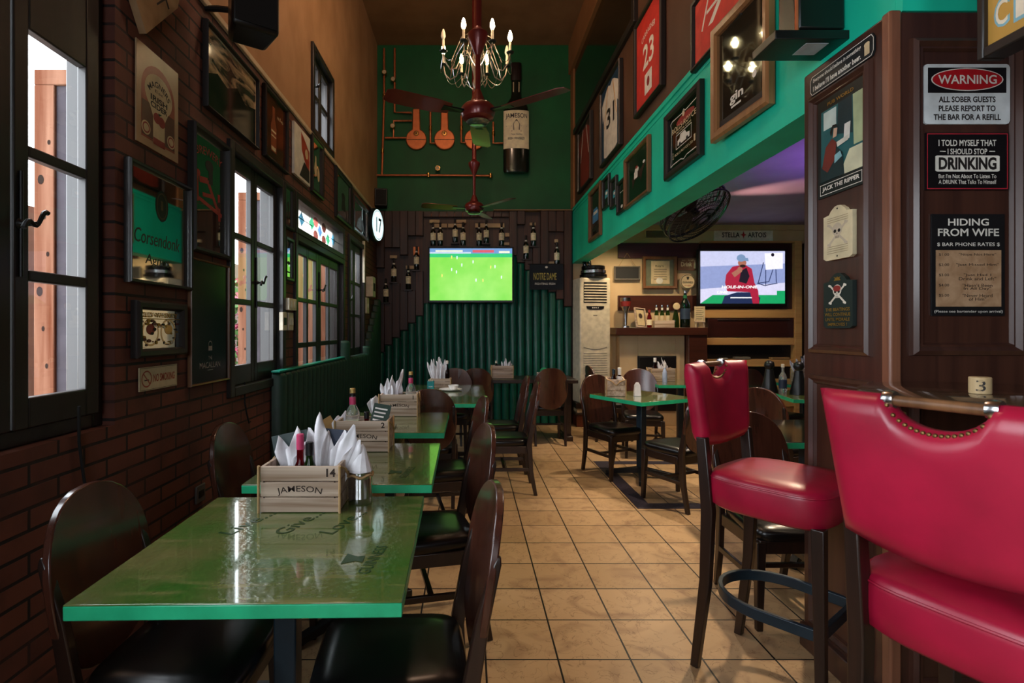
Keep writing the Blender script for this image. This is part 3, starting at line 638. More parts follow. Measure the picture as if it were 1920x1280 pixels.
# ================================================================== on the tables
def crate(x, y, z, rz, label, num=None, name_mark=True, w=.262, d=.165, h=.155):
    o = thing('condiment_crate', label, 'crate', (x, y, z), R(rz), 'wooden condiment crates'); m = M['crate']
    f = B(); hh = h/3
    for k in range(3):
        f.box(-w/2, w/2, -d/2, -d/2+.012, k*hh+.0015, (k+1)*hh-.0015)
    fp = f.build('front_panel', m, o, .002)
    f = B()
    for k in range(3): f.box(-w/2, w/2, d/2-.012, d/2, k*hh+.0015, (k+1)*hh-.0015)
    f.build('back_panel', m, o, .002)
    for s in (-1, 1):
        f = B(); x0, x1 = (s*w/2-.012, s*w/2) if s > 0 else (s*w/2, s*w/2+.012)
        for k in range(3): f.box(x0, x1, -d/2+.0125, d/2-.0125, k*hh+.0015, (k+1)*hh-.0015)
        f.build('end_panel', m, o, .002)
    B().box(-w/2+.0125, w/2-.0125, -d/2+.0125, d/2-.0125, .003, .012).build('base', m, o)
    ink = col('#2c1c14', .8); t = B().use(ink)
    if name_mark: t.text('JAMESON', 0, h*.5, .026, -d/2-.0007, .15, .006, arc=.3)
    if num: B().use(ink).text(num, w*.4, h*.86, .028, -d/2-.0007, None, .03).build('number', None, o, 0, 0)
    for sx in (-1, 1):
        for k in (1, 2): t.ell(sx*w*.45, k*hh, .003, .003, -d/2-.0007, 8)
    t.build('burnt_lettering', None, o, 0, 0)
    for s in (-1, 1):
        r = B(); X = s*(w/2+.004)
        r.tube([(X, -d/2-.004, z_) for z_ in (.0, .05, .1, h)], .0045).tube([(X, -d/2-.004, h), (X+s*.006, -d*.2, h-.02), (X+s*.012, 0, h-.055), (X+s*.006, d*.2, h-.02), (X, d/2, h)], .0045).tube([(X, d/2+.002, 0), (X, d/2+.002, h)], .0045)
        r.build('rope', M['rope'], o, 0, 60)
    return o
def napkin(x, y, z, h, label, w=.05, lean=(0, 0), rz=0, group='folded paper napkins in the crates'):
    """a paper napkin rolled round cutlery and fanned at the top"""
    rr = random.Random(int(abs(x*977+y*613+h*377)*100)); o = B(); nu, nt = 7, 8
    for i, (tl, off, k_) in enumerate(((-.17, .012, .88), (.02, 0, 1.0), (.2, -.012, .8))):
        tl += rr.uniform(-.06, .06); k_ *= rr.uniform(.92, 1.04); tip = rr.uniform(-.35, .35); vs = []
        for t in [j/(nt-1) for j in range(nt)]:
            wd = w*(.34+.62*t**.8) if t < .8 else w*(.34+.62*t**.8)*(1-.35*(t-.8)/.2)
            for u in [j/(nu-1)-.5 for j in range(nu)]:
                zz = h*k_*t*(1-.42*abs(u-tip)*t**3); xx = u*wd; yy = off+.55*w*(.25-u*u)*(1.1-.5*t)*(1 if i != 1 else -1)+.006*sin(u*9+i)*t
                vs.append((lean[0]*zz+xx*cos(tl)+zz*sin(tl), lean[1]*zz+yy, zz*cos(tl)-xx*sin(tl)*.3+.004))
        o.add(vs, [(k*nu+j, k*nu+j+1, (k+1)*nu+j+1, (k+1)*nu+j) for k in range(nt-1) for j in range(nu-1)])
    q = o.build('napkin', M['napkin'], None, 0, 55); q.location = (x, y, z); q.rotation_euler = (0, 0, rz); s = q.modifiers.new('paper', 'SOLIDIFY'); s.thickness = .0012
    return tag(q, label, 'napkin', group)
def bottle(name, label, x, y, z, prof, m_body, cap=None, lab=None, cat='bottle', group=None, s=1, mark=None, liquid=None):
    """prof: radius/height pairs of the body; cap: (z0, z1, r, mat, ...); lab: (z0, z1, r, mat, ...)"""
    o = thing(name, label, cat, (x, y, z), 0, group)
    B().lathe([(r*s, h*s) for r, h in prof], n=24).build('body', m_body, o, 0, 40)
    for nm, l in (('cap', cap), ('label', lab)):
        for i in range(0, len(l or ()), 4):
            z0, z1, r, m = l[i:i+4]; b = B()
            if nm == 'cap': b.lathe([(0, z0*s), (r*s, z0*s), (r*s, z1*s-.002), (r*s*.85, z1*s), (0, z1*s)], n=20)
            else: b.lathe([(r*s, z0*s), (r*s, z1*s)], n=24); 
            if nm == 'label':
                b = B(); n = 24; b.loft([[(r*s*cos(2*pi*j/n), r*s*sin(2*pi*j/n), zz*s) for j in range(n)] for zz in (z0, z1)], False, False)
            b.build(nm if i == 0 or nm == 'cap' else 'neck_label', m, o, 0, 40)
    if mark:
        t, zz, hh, r, ww, m = mark; b = B().use(m); b.text(t, 0, zz*s, hh*s, 0, ww*s, .01); b.v = [(r*s*sin(px_/(r*s)), -r*s*cos(px_/(r*s)), pz) for px_, _, pz in b.v]; b.build('lettering', None, o, 0, 0)
    return o
WH = [(0, 0), (.036, 0), (.038, .006), (.038, .17), (.033, .195), (.017, .222), (.0135, .24), (.0135, .3), (0, .3)]
SQ = [(0, 0), (.026, 0), (.028, .005), (.028, .075), (.02, .095), (.012, .108), (.012, .14), (0, .14)]
OIL = [(0, 0), (.026, 0), (.027, .004), (.027, .1), (.022, .13), (.012, .155), (.011, .18), (0, .18)]
JAR = [(0, 0), (.03, 0), (.034, .006), (.036, .03), (.03, .05), (.022, .055), (0, .055)]
red_l, green_l, amber, brown_l = clear('#7a1018', 'red_sauce_glass'), clear('#31511c', 'green_glass'), clear('#7a4a1c', 'amber_glass'), clear('#301008', 'brown_glass')
pink, blk, gold, navy = col('#c9406a', .4), col('#101012', .35), col('#cfae6a', .35, .6), col('#16243c', .5)
tz = .7505
# table 14
c1 = crate(-.566, 1.845, tz, 0, 'wooden crate marked 14 on the nearest green table', '14')
bz = tz+.0125
bottle('glass_jar', 'squat glass salt jar in the left of crate 14', -.645, 1.84, bz+.055, JAR, M['glass'], (.055, .068, .018, M['steel']), None, 'jar'); 
bottle('sauce_bottle', 'small red sauce bottle with pink cap in crate 14', -.588, 1.84, bz, [(r, h*1.3) for r, h in SQ], red_l, (.182, .235, .013, pink), (.02, .07, .0285, M['label']))
bottle('oil_bottle', 'green glass oil bottle with dark cap in crate 14', -.545, 1.805, bz, OIL, green_l, (.17, .215, .0135, blk), (.03, .09, .0275, col('#23402a', .5)))
napkin(-.61, 1.885, bz, .27, 'napkin fan rising at the back left of crate 14', .075, (-.12, 0), .3)
napkin(-.53, 1.885, bz, .3, 'tall upright napkin in the middle of crate 14', .07, (.02, 0), .5)
napkin(-.485, 1.86, bz, .27, 'napkin leaning right over the end of crate 14', .075, (.3, 0), .1)
for i, (hx, hy, hz, w_, h_, tl, lb, m_) in enumerate([(-.63, 1.9, .14, .13, .2, -12, 'grey-green menu card with a tan emblem leaning left in crate 14', '#31403f'), (-.56, 1.905, .145, .11, .2, -3, 'dark green menu card between the others in crate 14', '#0e2a20'), (-.5, 1.912, .155, .1, .19, 6, 'maroon and navy menu card at the back of crate 14', '#3a1420')]):
    b = B().use(col(m_, .5)).box(-w_/2, w_/2, -.0015, .0015, -h_/2, h_/2)
    if i == 0: b.use(M['copper']).ell(.0, .035, .014, .018, -.0022, 16); b.use(M['paper']).rect(-.02, .03, -.08, -.05, -.0022)
    if i == 2: b.use(navy).rect(-w_/2, w_/2, .0, h_/2, -.0022)
    q = b.build('menu_card', None); q.location = (hx, hy, tz+hz); q.rotation_euler = (R(-6), R(tl), 0); tag(q, lb, 'menu', 'menu cards in crate 14')
o = thing('tin_can', 'ribbed tin can tied to the right end of crate 14', 'can', (-.385, 1.87, tz))
pr = [(0, .003), (.04, 0), (.042, .003)]+[v for k in range(12) for v in ((.0408, .02+k*.0062), (.042, .0231+k*.0062))]+[(.0415, .105), (.0425, .112), (.0395, .112), (.0395, .02), (0, .02)]
B().lathe(pr, n=36).build('body', M['steel'], o, 0, 50); B().tube([(.044*cos(2*pi*i/30), .044*sin(2*pi*i/30), .1+.004*sin(i)) for i in range(30)], .004, 6, True).build('rope', M['rope'], o, 0, 60)
q = B().lathe([(.04, .0), (.041, .01), (.012, .085), (.004, .098), (0, .1)], n=11).build('napkin', M['napkin'], None, 0, 20); q.location = (-.385, 1.87, tz+.1055); q.rotation_euler = (R(-4), R(5), .3); tag(q, 'white paper napkin cone standing in the tin can', 'napkin')
# table 2
c2 = crate(-.536, 2.72, tz, 0, 'wooden crate marked 2 on the second green table', '2')
bottle('whiskey_bottle', 'clear bottle with gold and black cap and pink neck label in crate 2', -.6, 2.72, bz, WH, M['glass'], (.27, .287, .017, blk, .287, .312, .0155, gold), (.05, .14, .0387, M['label'], .225, .265, .0175, pink), s=.95)
bottle('glass_jar', 'steel-lidded glass jar at the right of crate 2', -.46, 2.69, bz+.06, JAR, M['glass'], (.052, .075, .03, M['steel']), None, 'jar')
bottle('sauce_bottle', 'dark red sauce bottle in the middle of crate 2', -.53, 2.73, bz, SQ, red_l, (.14, .175, .0135, blk), (.02, .07, .0285, M['label']))
b = B().use(col('#0f3324', .5)).box(-.045, .045, -.004, .004, -.06, .06).use(M['white']); [b.rect(-.035, .03-.006*k, .03-.02*k, .038-.02*k, -.0046) for k in range(4)]
q = b.build('drinks_card', None); q.location = (-.46, 2.74, tz+.165); q.rotation_euler = (R(-20), R(10), 0); tag(q, 'green drinks card with white lines in crate 2', 'card')
q = napkin(-.66, 2.76, tz, .2, 'white napkin bundle behind the left end of crate 2', .1, (.1, 0), .4, 'loose napkins on the tables')
q = B().prism([(-.06, 0), (.055, 0), (.075, .05), (.015, .16), (-.02, .14), (-.055, .05)], -.012, .012).build('paper_bag', col('#a9834f', .85)); q.location = (-.74, 2.95, .465); q.location.z = .751; q.rotation_euler = (R(-8), 0, .3); q.location.y = 2.76; tag(q, 'brown paper bag standing against the bench at the second green table', 'bag')
q = B().box(-.11, .11, -.05, .05, 0, .012).lathe([(.0, .0125), (.09, .0125), (.1, .02), (.098, .022), (0, .016)], (0, 0, 0), 28).build('tray', M['steel'], None, .003); q.location = (-.57, 3.3, tz); tag(q, 'shiny round steel tray on the third green table in front of its crate', 'tray')
# table 3
crate(-.5, 3.8, tz, 0, 'weathered crate on the third green table', '1')
bottle('whiskey_bottle', 'clear bottle with gold cap and pink label in the crate on the third table', -.42, 3.8, bz, WH, M['glass'], (.27, .287, .017, blk, .287, .312, .0155, gold), (.05, .14, .0387, M['label'], .225, .265, .0175, pink), s=.95)
bottle('glass_jar', 'glass jar in the crate on the third table', -.48, 3.79, bz+.07, JAR, M['glass'], (.052, .075, .03, M['steel']), None, 'jar')
for i, (dx, hh, l) in enumerate([(-.58, .25, -.08), (-.54, .31, .12)]): napkin(dx, 3.8, bz, hh, ('shorter' if i == 0 else 'taller')+' napkin roll in the crate on the third table', .06, (l, 0), i*.7)
napkin(-.67, 3.75, tz, .15, 'white napkin beside the left end of the crate on the third table', .1, (0, 0), .8, 'loose napkins on the tables')
# long table
o = thing('cutlery_box', 'small teal cardboard box on the far half of the long green table', 'box', (-.395, 5.42, tz))
B().box(-.034, .034, -.03, .03, 0, .085).build('body', col('#138a8c', .5), o, .003); b = B().use(M['white']); b.text('wipes', 0, .03, .016, -.0305, .04, 0); b.build('lettering', None, o, 0, 0)
b = B(); [b.box(-.025+.017*k, -.012+.017*k, -.02, .02, .085, .1+.008*(k % 2)) for k in range(3)]; b.build('sachet', M['paper'], o)
crate(-.3, 5.6, tz, 0, 'small crate of napkins at the far end of the long green table', None, False, .2, .13, .1)
for i in range(4): napkin(-.37+i*.035, 5.6, bz, .3+.04*(i % 2), 'napkin roll %s in the small crate on the long green table' % ('farthest left', 'second from left', 'third from left', 'farthest right')[i], .05, (-.1+.07*i, 0), i)
bottle('sauce_bottle', 'dark sauce bottle with white cap in the small crate on the long green table', -.235, 5.6, bz, [(r, h*1.3) for r, h in OIL], brown_l, (.235, .27, .014, M['white']))
q = B().lathe([(0, .004), (.07, 0), (.115, .012), (.117, .016), (.07, .006), (0, .006)], n=36).build('plate', M['white'], None, 0, 50); q.location = (-.19, 5.32, tz); tag(q, 'white plate on the long green table', 'plate')
q = B().lathe([(0, .004), (.03, 0), (.05, .03), (.052, .045), (.047, .045), (.028, .008), (0, .008)], n=28).build('bowl', M['white'], None, 0, 50); q.location = (-.16, 5.33, tz+.008); tag(q, 'small white bowl standing on the white plate', 'bowl')
# back table
crate(.415, 6.7, .755, 0, 'small plain crate on the dark back table below the television', None, False)
bottle('sauce_bottle', 'dark sauce bottle with pale cap in the back-table crate', .34, 6.7, .768, OIL, brown_l, (.17, .2, .0135, M['ivory']))
napkin(.45, 6.7, .768, .24, 'taller napkin roll in the back-table crate', .05, (.05, 0), .2); napkin(.49, 6.7, .768, .21, 'shorter napkin roll in the back-table crate', .05, (.2, 0), .9)
q = B().box(-.05, .05, -.03, .03, 0, .09).build('sachet_rack', blk, None, .004); q.location = (.385, 6.74, .768); q.location.z = .83; tag(q, 'black sachet holder with red band inside the back-table crate', 'holder')
o = thing('coaster_holder', 'tan coaster holder with a round green coaster on the back table', 'coaster holder', (.93, 6.6, .7555))
B().box(-.085, .085, -.03, .03, 0, .075).build('box', M['crate'], o, .004); B().lathe([(.05, -.003), (.05, .003)], (0, 0, .085), 28, 'y').build('coaster', col('#2aa86a', .5), o)
# right-hand room tables
crate(1.37, 4.97, tz, 78, 'crate with looped rope on the angled green table, end towards the camera', None, False)
bottle('sauce_bottle', 'dark brown sauce bottle in the crate on the angled table', 1.345, 4.93, bz, OIL, brown_l, (.17, .21, .0135, M['bluegrey']), (.03, .1, .0275, M['label']), s=1.1)
bottle('sauce_bottle', 'dark bottle with white conical cap in the crate on the angled table', 1.405, 4.95, bz, OIL, brown_l, (.16, .22, .015, M['white']), (.12, .15, .024, M['white']), s=1.1)
q = B().loft([[(-.032, -.022, 0), (.032, -.022, 0), (.032, .022, 0), (-.032, .022, 0)], [(-.026, -.012, .1), (.026, -.012, .1), (.026, .012, .1), (-.026, .012, .1)], [(-.012, -.004, .125), (.012, -.004, .125), (.012, .004, .125), (-.012, .004, .125)]]).build('napkin_stack', M['napkin'], None, .003); q.location = (1.545, 4.87, tz); tag(q, 'folded white napkins standing on the angled green table', 'napkin')
crate(2.28, 6.3, tz, 0, 'plain crate with napkins on the fireplace table', None, False, .28)
bottle('sauce_bottle', 'dark bottle with white top in the fireplace-table crate', 2.21, 6.3, bz, OIL, brown_l, (.17, .21, .0135, M['white']), (.03, .08, .0275, M['label']), s=1.25)
bottle('squeeze_bottle', 'pale blue squeeze bottle in front of the fireplace-table crate', 2.26, 6.12, tz, OIL, col('#aab8d8', .4), (.17, .225, .014, M['white']))
for i in range(3): napkin(2.3+i*.035, 6.3, bz, (.24, .22, .26)[i], ('leftmost', 'middle', 'rightmost')[i]+' napkin in the fireplace-table crate', .05, (-.25+.3*i, 0), i)
crate(3.95, 6.2, tz, 0, 'rope-handled crate on the farthest table at the right', None, False)
for i in range(4): napkin(3.87+i*.05, 6.2, bz, .28+.03*(i % 2), ('leftmost', 'second', 'third', 'rightmost')[i]+' napkin in the crate on the farthest right table', .06, (-.2+.13*i, 0), i)
bottle('sauce_bottle', 'dark bottle at the back of the crate on the farthest right table', 3.93, 6.25, bz, WH, brown_l, (.27, .3, .016, blk), s=.95)
bottle('whiskey_bottle', 'clear patterned bottle with pale cork on the far right table', 2.98, 5.03, tz, WH, M['glass'], (.28, .315, .016, M['ivory']), (.06, .15, .0388, navy), s=.9)
for i, (x, y, l) in enumerate([(2.92, 5.15, 'black bell-shaped grinder left of the clear bottle on the far right table'), (3.1, 4.98, 'black bell-shaped grinder right of the clear bottle on the far right table')]):
    o = thing('pepper_grinder', l, 'grinder', (x, y, tz), 0, 'black grinders on the far right table'); B().lathe([(0, 0), (.075, 0), (.077, .01), (.05, .13), (.036, .21), (.034, .225), (0, .225)], n=28).build('body', blk, o, 0, 40); B().lathe([(0, .2255), (.03, .23), (.046, .26), (.04, .295), (.015, .31), (0, .31)], n=24).build('head', blk, o, 0, 50)
# ================================================================== things on the left wall
def art_noise(name, ca, cb, scale, rough=.12, lo=.35, hi=.65, dist=.5):
    k = ('art', name)
    if k in MATS: return MATS[k]
    m, N, L, b = new(name); o, n = noise_mix(N, L, lin(ca), lin(cb), scale, 7, lo, hi, dist=dist); L.new(o, b.inputs['Base Color']); b.inputs['Roughness'].default_value = rough; MATS[k] = m; return m
INK, RED, CRM, GRN, WHT = col('#17110e', .6), col('#8e2a24', .5), col('#cbb790', .5), col('#123f22', .5), col('#dcd8cc', .5)
def poster(o, w, h, m, fw=.02, fd=.025, mf=None, d=.008, draw=None, name='print'):
    """backing board with its print, inside a frame when fw > 0"""
    b = B().use(m); k = fw*.8 if fw else 0
    b.box(-w/2+k, w/2-k, -d, -.0005, -h/2+k, h/2-k)
    if draw: draw(b, w-2*fw, h-2*fw, -d-.0006)
    b.build(name, None, o, 0, 0)
    if fw: frame(o, w, h, fw, fd, mf or M['dark_frame'])
    return o
# tin sign cut off by the top of the picture
o, w, h = hang('tin_sign', 'beige shaped tin sign at the top edge, above the cider sign', 'sign', 'L', 237, 325, -180, 44)
pts = [(-w*.5, -h*.28), (-w*.28, -h*.5), (w*.42, h*.02), (w*.5, h*.2), (w*.45, h*.9), (-w*.4, h*.9)]
b = B().use(art_noise('tin_plate', '#b99c78', '#8d6f50', (6, 6, 6), .3)); b.prism(pts, -.03, -.001)
b.use(INK); b.text('MEL', .03, .06, .075, -.0306, .2, .02, rot=-.9); b.line(-.1, -.05, .1, .14, .012, -.0306); b.line(-.02, -.07, .15, .1, .008, -.0306); b.build('plate', None, o, 0, 0)
# cider sign
def cider(b, w, h, y):
    b.use(art_noise('cider_red', '#a0543c', '#8c4431', (5, 5, 5), .35)); b.ell(0, h*.08, w*.4, h*.29, y); b.rect(-w*.4, w*.4, -h*.42, h*.08, y)
    b.use(col('#5c3a28', .4)); b.rect(-w*.39, w*.39, -h*.4, -.02, y-.0004)
    b.use(CRM); b.ell(0, h*.09, w*.33, h*.2, y-.0008); b.poly([(-w*.22, h*.02), (w*.22, h*.02), (w*.22, -h*.06), (w*.14, -h*.16), (w*.14, -h*.44), (-w*.14, -h*.44), (-w*.14, -h*.16), (-w*.22, -h*.06)], y-.0008)
    for s in (-1, 1): b.ell(s*w*.3, -h*.32, w*.1, h*.07, y-.0008)
    b.use(INK); b.text('MAGNERS', 0, h*.19, h*.06, y-.0014, w*.58, .015, arc=w*.3); b.text('IRISH', 0, h*.03, h*.06, y-.0014, w*.4, .03); b.text('CIDER', 0, -h*.04, h*.06, y-.0014, w*.4, .03); b.text('Est', 0, h*.115, h*.03, y-.0014, w*.2, 0)
    b.use(RED); b.ell(-w*.05, -h*.16, w*.085, h*.055, y-.0014); b.ell(w*.06, -h*.175, w*.085, h*.055, y-.0014); b.rect(-w*.14, w*.14, -h*.44, -h*.37, y-.0014)
    for s in (-1, 1): b.ring(s*w*.3, -h*.32, w*.08, h*.055, w*.02, y-.0014, 20)
    b.use(GRN); b.poly([(-.01, -h*.1), (.02, -h*.095), (.0, -h*.125)], y-.002)
o, w, h = hang('tin_sign', 'cream and red cider tin sign with two apples', 'sign', 'L', 251, 330, 70, 262); poster(o, w, h, art_noise('cream_tin', '#c0a582', '#a88d6c', (4, 4, 4), .3), 0, d=.006, draw=cider)
def misty(b, w, h, y):
    b.use(art_noise('misty_print', '#3a3a30', '#cdb08a', (5, 5, 16), .06, .42, .66, 1.2)); b.rect(-w/2+.012, w/2-.012, -h/2+.012, h/2-.012, y)
    b.use(art_noise('dark_ridge', '#1c211c', '#2c2f27', (9, 9, 9), .06)); b.poly([(-w/2+.012, -h*.1), (-w*.3, h*.02), (-w*.12, -h*.04), (w*.08, h*.1), (w*.25, -h*.02), (w/2-.012, h*.06), (w/2-.012, -h/2+.012), (-w/2+.012, -h/2+.012)], y-.0005)
o, w, h = hang('framed_print', 'large framed print of pale clouds over dark hills', 'picture', 'L', 378, 478, 34, 198); poster(o, w, h, col('#b9a98d', .4), .014, .03, M['dark_frame'], draw=misty)
def script(b, w, h, y):
    b.use(col('#16120e', .3)); n = 20
    b.poly([(w*.02+w*.11*sin(2*pi*i/n)*(1 if abs(cos(2*pi*i/n)) < .9 else .8), h*.23+h*.15*cos(2*pi*i/n)) for i in range(n)], y)
    b.use(col('#5d4a2c', .3)); b.ring(w*.02, h*.23, w*.09, h*.125, w*.012, y-.0004); b.rect(w*.0, w*.04, h*.19, h*.28, y-.0004)
    b.use(col('#3d352b', .35)); b.text('Corsendonk', -.015, -h*.1, h*.13, y, w*.76, .0, slant=.15); b.text('Agnus', -.02, -h*.31, h*.12, y, w*.4, .0, slant=.15)
o, w, h = hang('pub_mirror', 'pub mirror with black oval crest and dark script, reflecting the sea-green beam', 'mirror', 'L', 230, 350, 293, 528); poster(o, w, h, M['mirror'], .016, .03, draw=script, name='mirror_glass')
def redmotif(b, w, h, y):
    b.use(RED)
    for x0, z0, x1, z1, k in [(-.3, .1, -.05, .12, .03), (-.05, .12, .25, -.1, .025), (-.4, -.06, .4, -.14, .02), (-.2, -.02, .1, .0, .02), (-.36, .14, -.34, -.1, .02), (.3, .05, .32, -.2, .025)]: b.line(x0*w, z0*h, x1*w, z1*h, k, y)
    b.text('BREWERY', 0, h*.38, h*.07, y, w*.8, 0, arc=w*1.2); b.ell(-w*.33, h*.15, w*.06, h*.03, y)
    b.use(INK); b.ell(.0, h*.26, w*.12, h*.05, y); b.rect(-w*.02, w*.1, h*.1, h*.25, y); b.ell(w*.32, -h*.05, w*.06, h*.03, y)
o, w, h = hang('pub_mirror', 'tall pub mirror with a red painted motif above the black whisky poster', 'mirror', 'L', 350, 421, 225, 468); poster(o, w, h, M['mirror'], .025, .04, draw=redmotif, name='mirror_glass')
def macallan(b, w, h, y):
    b.use(col('#8e8a86', .5)); b.text('MACALLAN', 0, -h*.36, .03, y, w*.55, .01); b.text('THE', 0, -h*.3, .018, y, .04, 0); b.rect(-.02, .02, -h*.24, -h*.2, y); b.ring(0, -h*.19, .02, .02, .004, y); b.rect(-.03, .03, -h*.405, -h*.4, y)
o, w, h = hang('framed_poster', 'near-black whisky poster in a thin bronze frame beside the two-casement window', 'poster', 'L', 350, 424, 480, 726); poster(o, w, h, col('#0d1413', .15), .01, .02, M['frame_wood'], draw=macallan)
def filigree(b, w, h, y):
    rr = random.Random(5); b.use(M['iron'])
    for s in (-1, 1):
        b.use(col('#c9b896', .15, 1)); b.ring(s*w*.22, -h*.08, w*.2, h*.36, w*.03, y); b.use(col('#8e2a24', .3) if s < 0 else col('#c7a86b', .2, 1)); b.ell(s*w*.22, 0, w*.1, h*.14, y-.0004)
    for i in range(46):
        b.use([M['steel'], M['gold'], INK, col('#5a2a22', .3)][i % 4]); b.ell(rr.uniform(-.45, .45)*w, rr.uniform(-.45, .25)*h, rr.uniform(.012, .05)*w, rr.uniform(.012, .05)*h, y-.001, 10)
    b.use(M['gold']); b.text('OLD WHISKEY', 0, h*.37, h*.13, y-.0012, w*.9, .02); b.rect(-w/2, w/2, h*.26, h*.28, y-.0012)
o, w, h = hang('framed_mirror', 'small black-framed mirror with ornate silver and red filigree above the no smoking plate', 'mirror', 'L', 243, 338, 562, 672); poster(o, w, h, M['mirror'], .035, .035, draw=filigree, name='mirror_glass')
def nosmoke(b, w, h, y):
    b.use(col('#a0452f', .5)); c = -w*.33; r = h*.36; b.ring(c, 0, r, r, r*.16, y, 30); b.line(c-r*.6, r*.6, c+r*.6, -r*.6, r*.16, y-.0003); b.text('NO SMOKING', w*.13, 0, h*.34, y, w*.58, .02)
    b.use(INK); b.line(c-r*.45, -r*.15, c+r*.45, -r*.15, r*.14, y-.0001); b.border(-w/2+.003, w/2-.003, -h/2+.003, h/2-.003, .0015, y)
o, w, h = hang('sign_plate', 'cream no smoking plate with red lettering on the brick', 'sign', 'L', 257, 328, 690, 735); poster(o, w, h, col('#c8b894', .45), 0, d=.006, draw=nosmoke)
def bottlepic(b, w, h, y):
    b.use(art_noise('brown_glow', '#5d2a17', '#2e1a12', (5, 5, 3), .1)); b.rect(-w/2, w/2, -h/2, h/2, y)
    b.use(col('#8a4a2c', .2)); b.poly([(-w*.22, -h*.36), (w*.04, -h*.36), (w*.04, h*.05), (-w*.03, h*.18), (-w*.03, h*.36), (-w*.15, h*.36), (-w*.15, h*.18), (-w*.22, h*.05)], y-.0005); b.use(CRM); b.rect(-w*.2, w*.02, -h*.02, -h*.05, y-.001); b.rect(-w*.2, w*.02, -h*.1, -h*.12, y-.001); b.rect(-w*.2, w*.0, -h*.34, -h*.28, y-.001); b.text('ale', w*.22, h*.26, h*.06, y-.001, w*.3, 0)
o, w, h = hang('framed_print', 'framed brown picture of a beer bottle above the two-casement window', 'picture', 'L', 490, 534, 155, 291); poster(o, w, h, INK, .022, .03, draw=bottlepic)
def redposter(b, w, h, y):
    b.use(col('#a33a26', .4)); b.poly([(-w*.1, h*.45), (w*.45, h*.2), (w*.45, -h*.3), (w*.1, -h*.05), (-.02, h*.1)], y); b.use(INK); b.poly([(-w*.2, -h*.45), (w*.45, -h*.45), (w*.45, -h*.2), (w*.1, -h*.1)], y-.0004); b.use(CRM); b.ell(w*.25, h*.1, w*.1, h*.1, y-.0008)
o, w, h = hang('poster', 'white poster with a red figure under the picture rail', 'poster', 'L', 546, 576, 226, 324); poster(o, w, h, WHT, 0, d=.02, draw=redposter)
def bottles2(b, w, h, y):
    b.use(CRM); b.ell(-w*.12, -h*.05, w*.13, h*.16, y); b.rect(-w*.17, -w*.05, h*.08, h*.22, y); b.ell(w*.18, -h*.12, w*.12, h*.14, y)
o, w, h = hang('pub_mirror', 'narrow dark-framed mirror with pale bottles, left of the small high window', 'mirror', 'L', 580, 602, 248, 357); poster(o, w, h, M['mirror'], .035, .03, draw=bottles2, name='mirror_glass')
def fig(b, w, h, y): b.use(INK); b.ell(0, h*.05, w*.12, h*.1, y); b.poly([(-w*.15, -h*.3), (w*.15, -h*.3), (w*.08, h*.0), (-w*.08, 0)], y)
o, w, h = hang('pub_mirror', 'dark-framed green-tinted mirror with a small figure above the stained glass, right side', 'mirror', 'L', 626, 656, 309, 405); poster(o, w, h, M['mirror'], .05, .03, draw=fig, name='mirror_glass')
def fig2(b, w, h, y): b.use(M['steel']); b.poly([(-w*.3, -h*.4), (w*.35, -h*.4), (w*.2, h*.0), (0, h*.12), (-w*.2, -h*.1)], y)
o, w, h = hang('pub_mirror', 'silver-edged mirror next to the glowing oval sign', 'mirror', 'L', 659, 687, 362, 431); poster(o, w, h, M['mirror'], .05, .03, M['steel'], draw=fig2, name='mirror_glass')
o, w, h = hang('pub_mirror', 'small dark mirror left of the stained-glass transom', 'mirror', 'L', 528, 546.5, 339, 425); poster(o, w, h, M['mirror'], .03, .025, draw=fig, name='mirror_glass')
def minitxt(b, w, h, y): b.use(INK); b.ell(.0, -h*.1, w*.22, h*.05, y); b.rect(-w*.25, w*.25, -h*.38, -h*.34, y)
o, w, h = hang('pub_mirror', 'small mirror reflecting the green football screen, above the light switches', 'mirror', 'L', 530, 546, 441, 525); poster(o, w, h, M['mirror'], .03, .025, draw=minitxt, name='mirror_glass')
# switches, conduit, meter boxes, cords, socket
def plate(name, label, cat, Y, z, w, h, d, m=M['ivory'], group=None, detail=0):
    o = thing(name, label, cat, (XL+.001, Y, z), pi/2, group); B().box(-w/2, w/2, -d, 0, -h/2, h/2).build('box', m, o, .004)
    if detail == 1:
        for k in (-1, 1): B().box(k*w*.22-.015, k*w*.22+.015, -d-.005, -d-.0002, -.025, .025).build('rocker', WHT, o, .002)
    if detail == 2: B().box(-w*.3, w*.3, -d-.003, -d-.0002, -h*.2, h*.2).build('window', M['black'], o, .001)
    return o
plate('switch_plate', 'upper ivory switch box between the windows', 'switch', 3.87, 1.545, .16, .085, .05, detail=1, group='switch boxes between the windows')
plate('switch_plate', 'lower left ivory switch plate between the windows', 'switch', 3.76, 1.42, .08, .13, .03, detail=2, group='switch boxes between the windows')
plate('switch_plate', 'lower right ivory switch plate between the windows', 'switch', 3.89, 1.42, .1, .13, .03, detail=1, group='switch boxes between the windows')
plate('control_box', 'pale control box with dark window near the far corner', 'control box', 6.95, 1.92, .2, .26, .09, detail=2)
plate('switch_plate', 'dim switch plates stacked under the control box', 'switch', 6.78, 1.67, .16, .2, .04, detail=1)
tag(B().box(XL+.001, XL+.03, 6.62, 6.66, 1.95, 2.47).build('conduit', M['ivory'], None, .003), 'pale conduit running down the wall beside the narrow far window', 'conduit')
plate('wall_socket', 'dim wall socket low on the brick beside the nearest table', 'socket', 2.62, .55, .085, .085, .012, col('#5a5550', .4), detail=2)
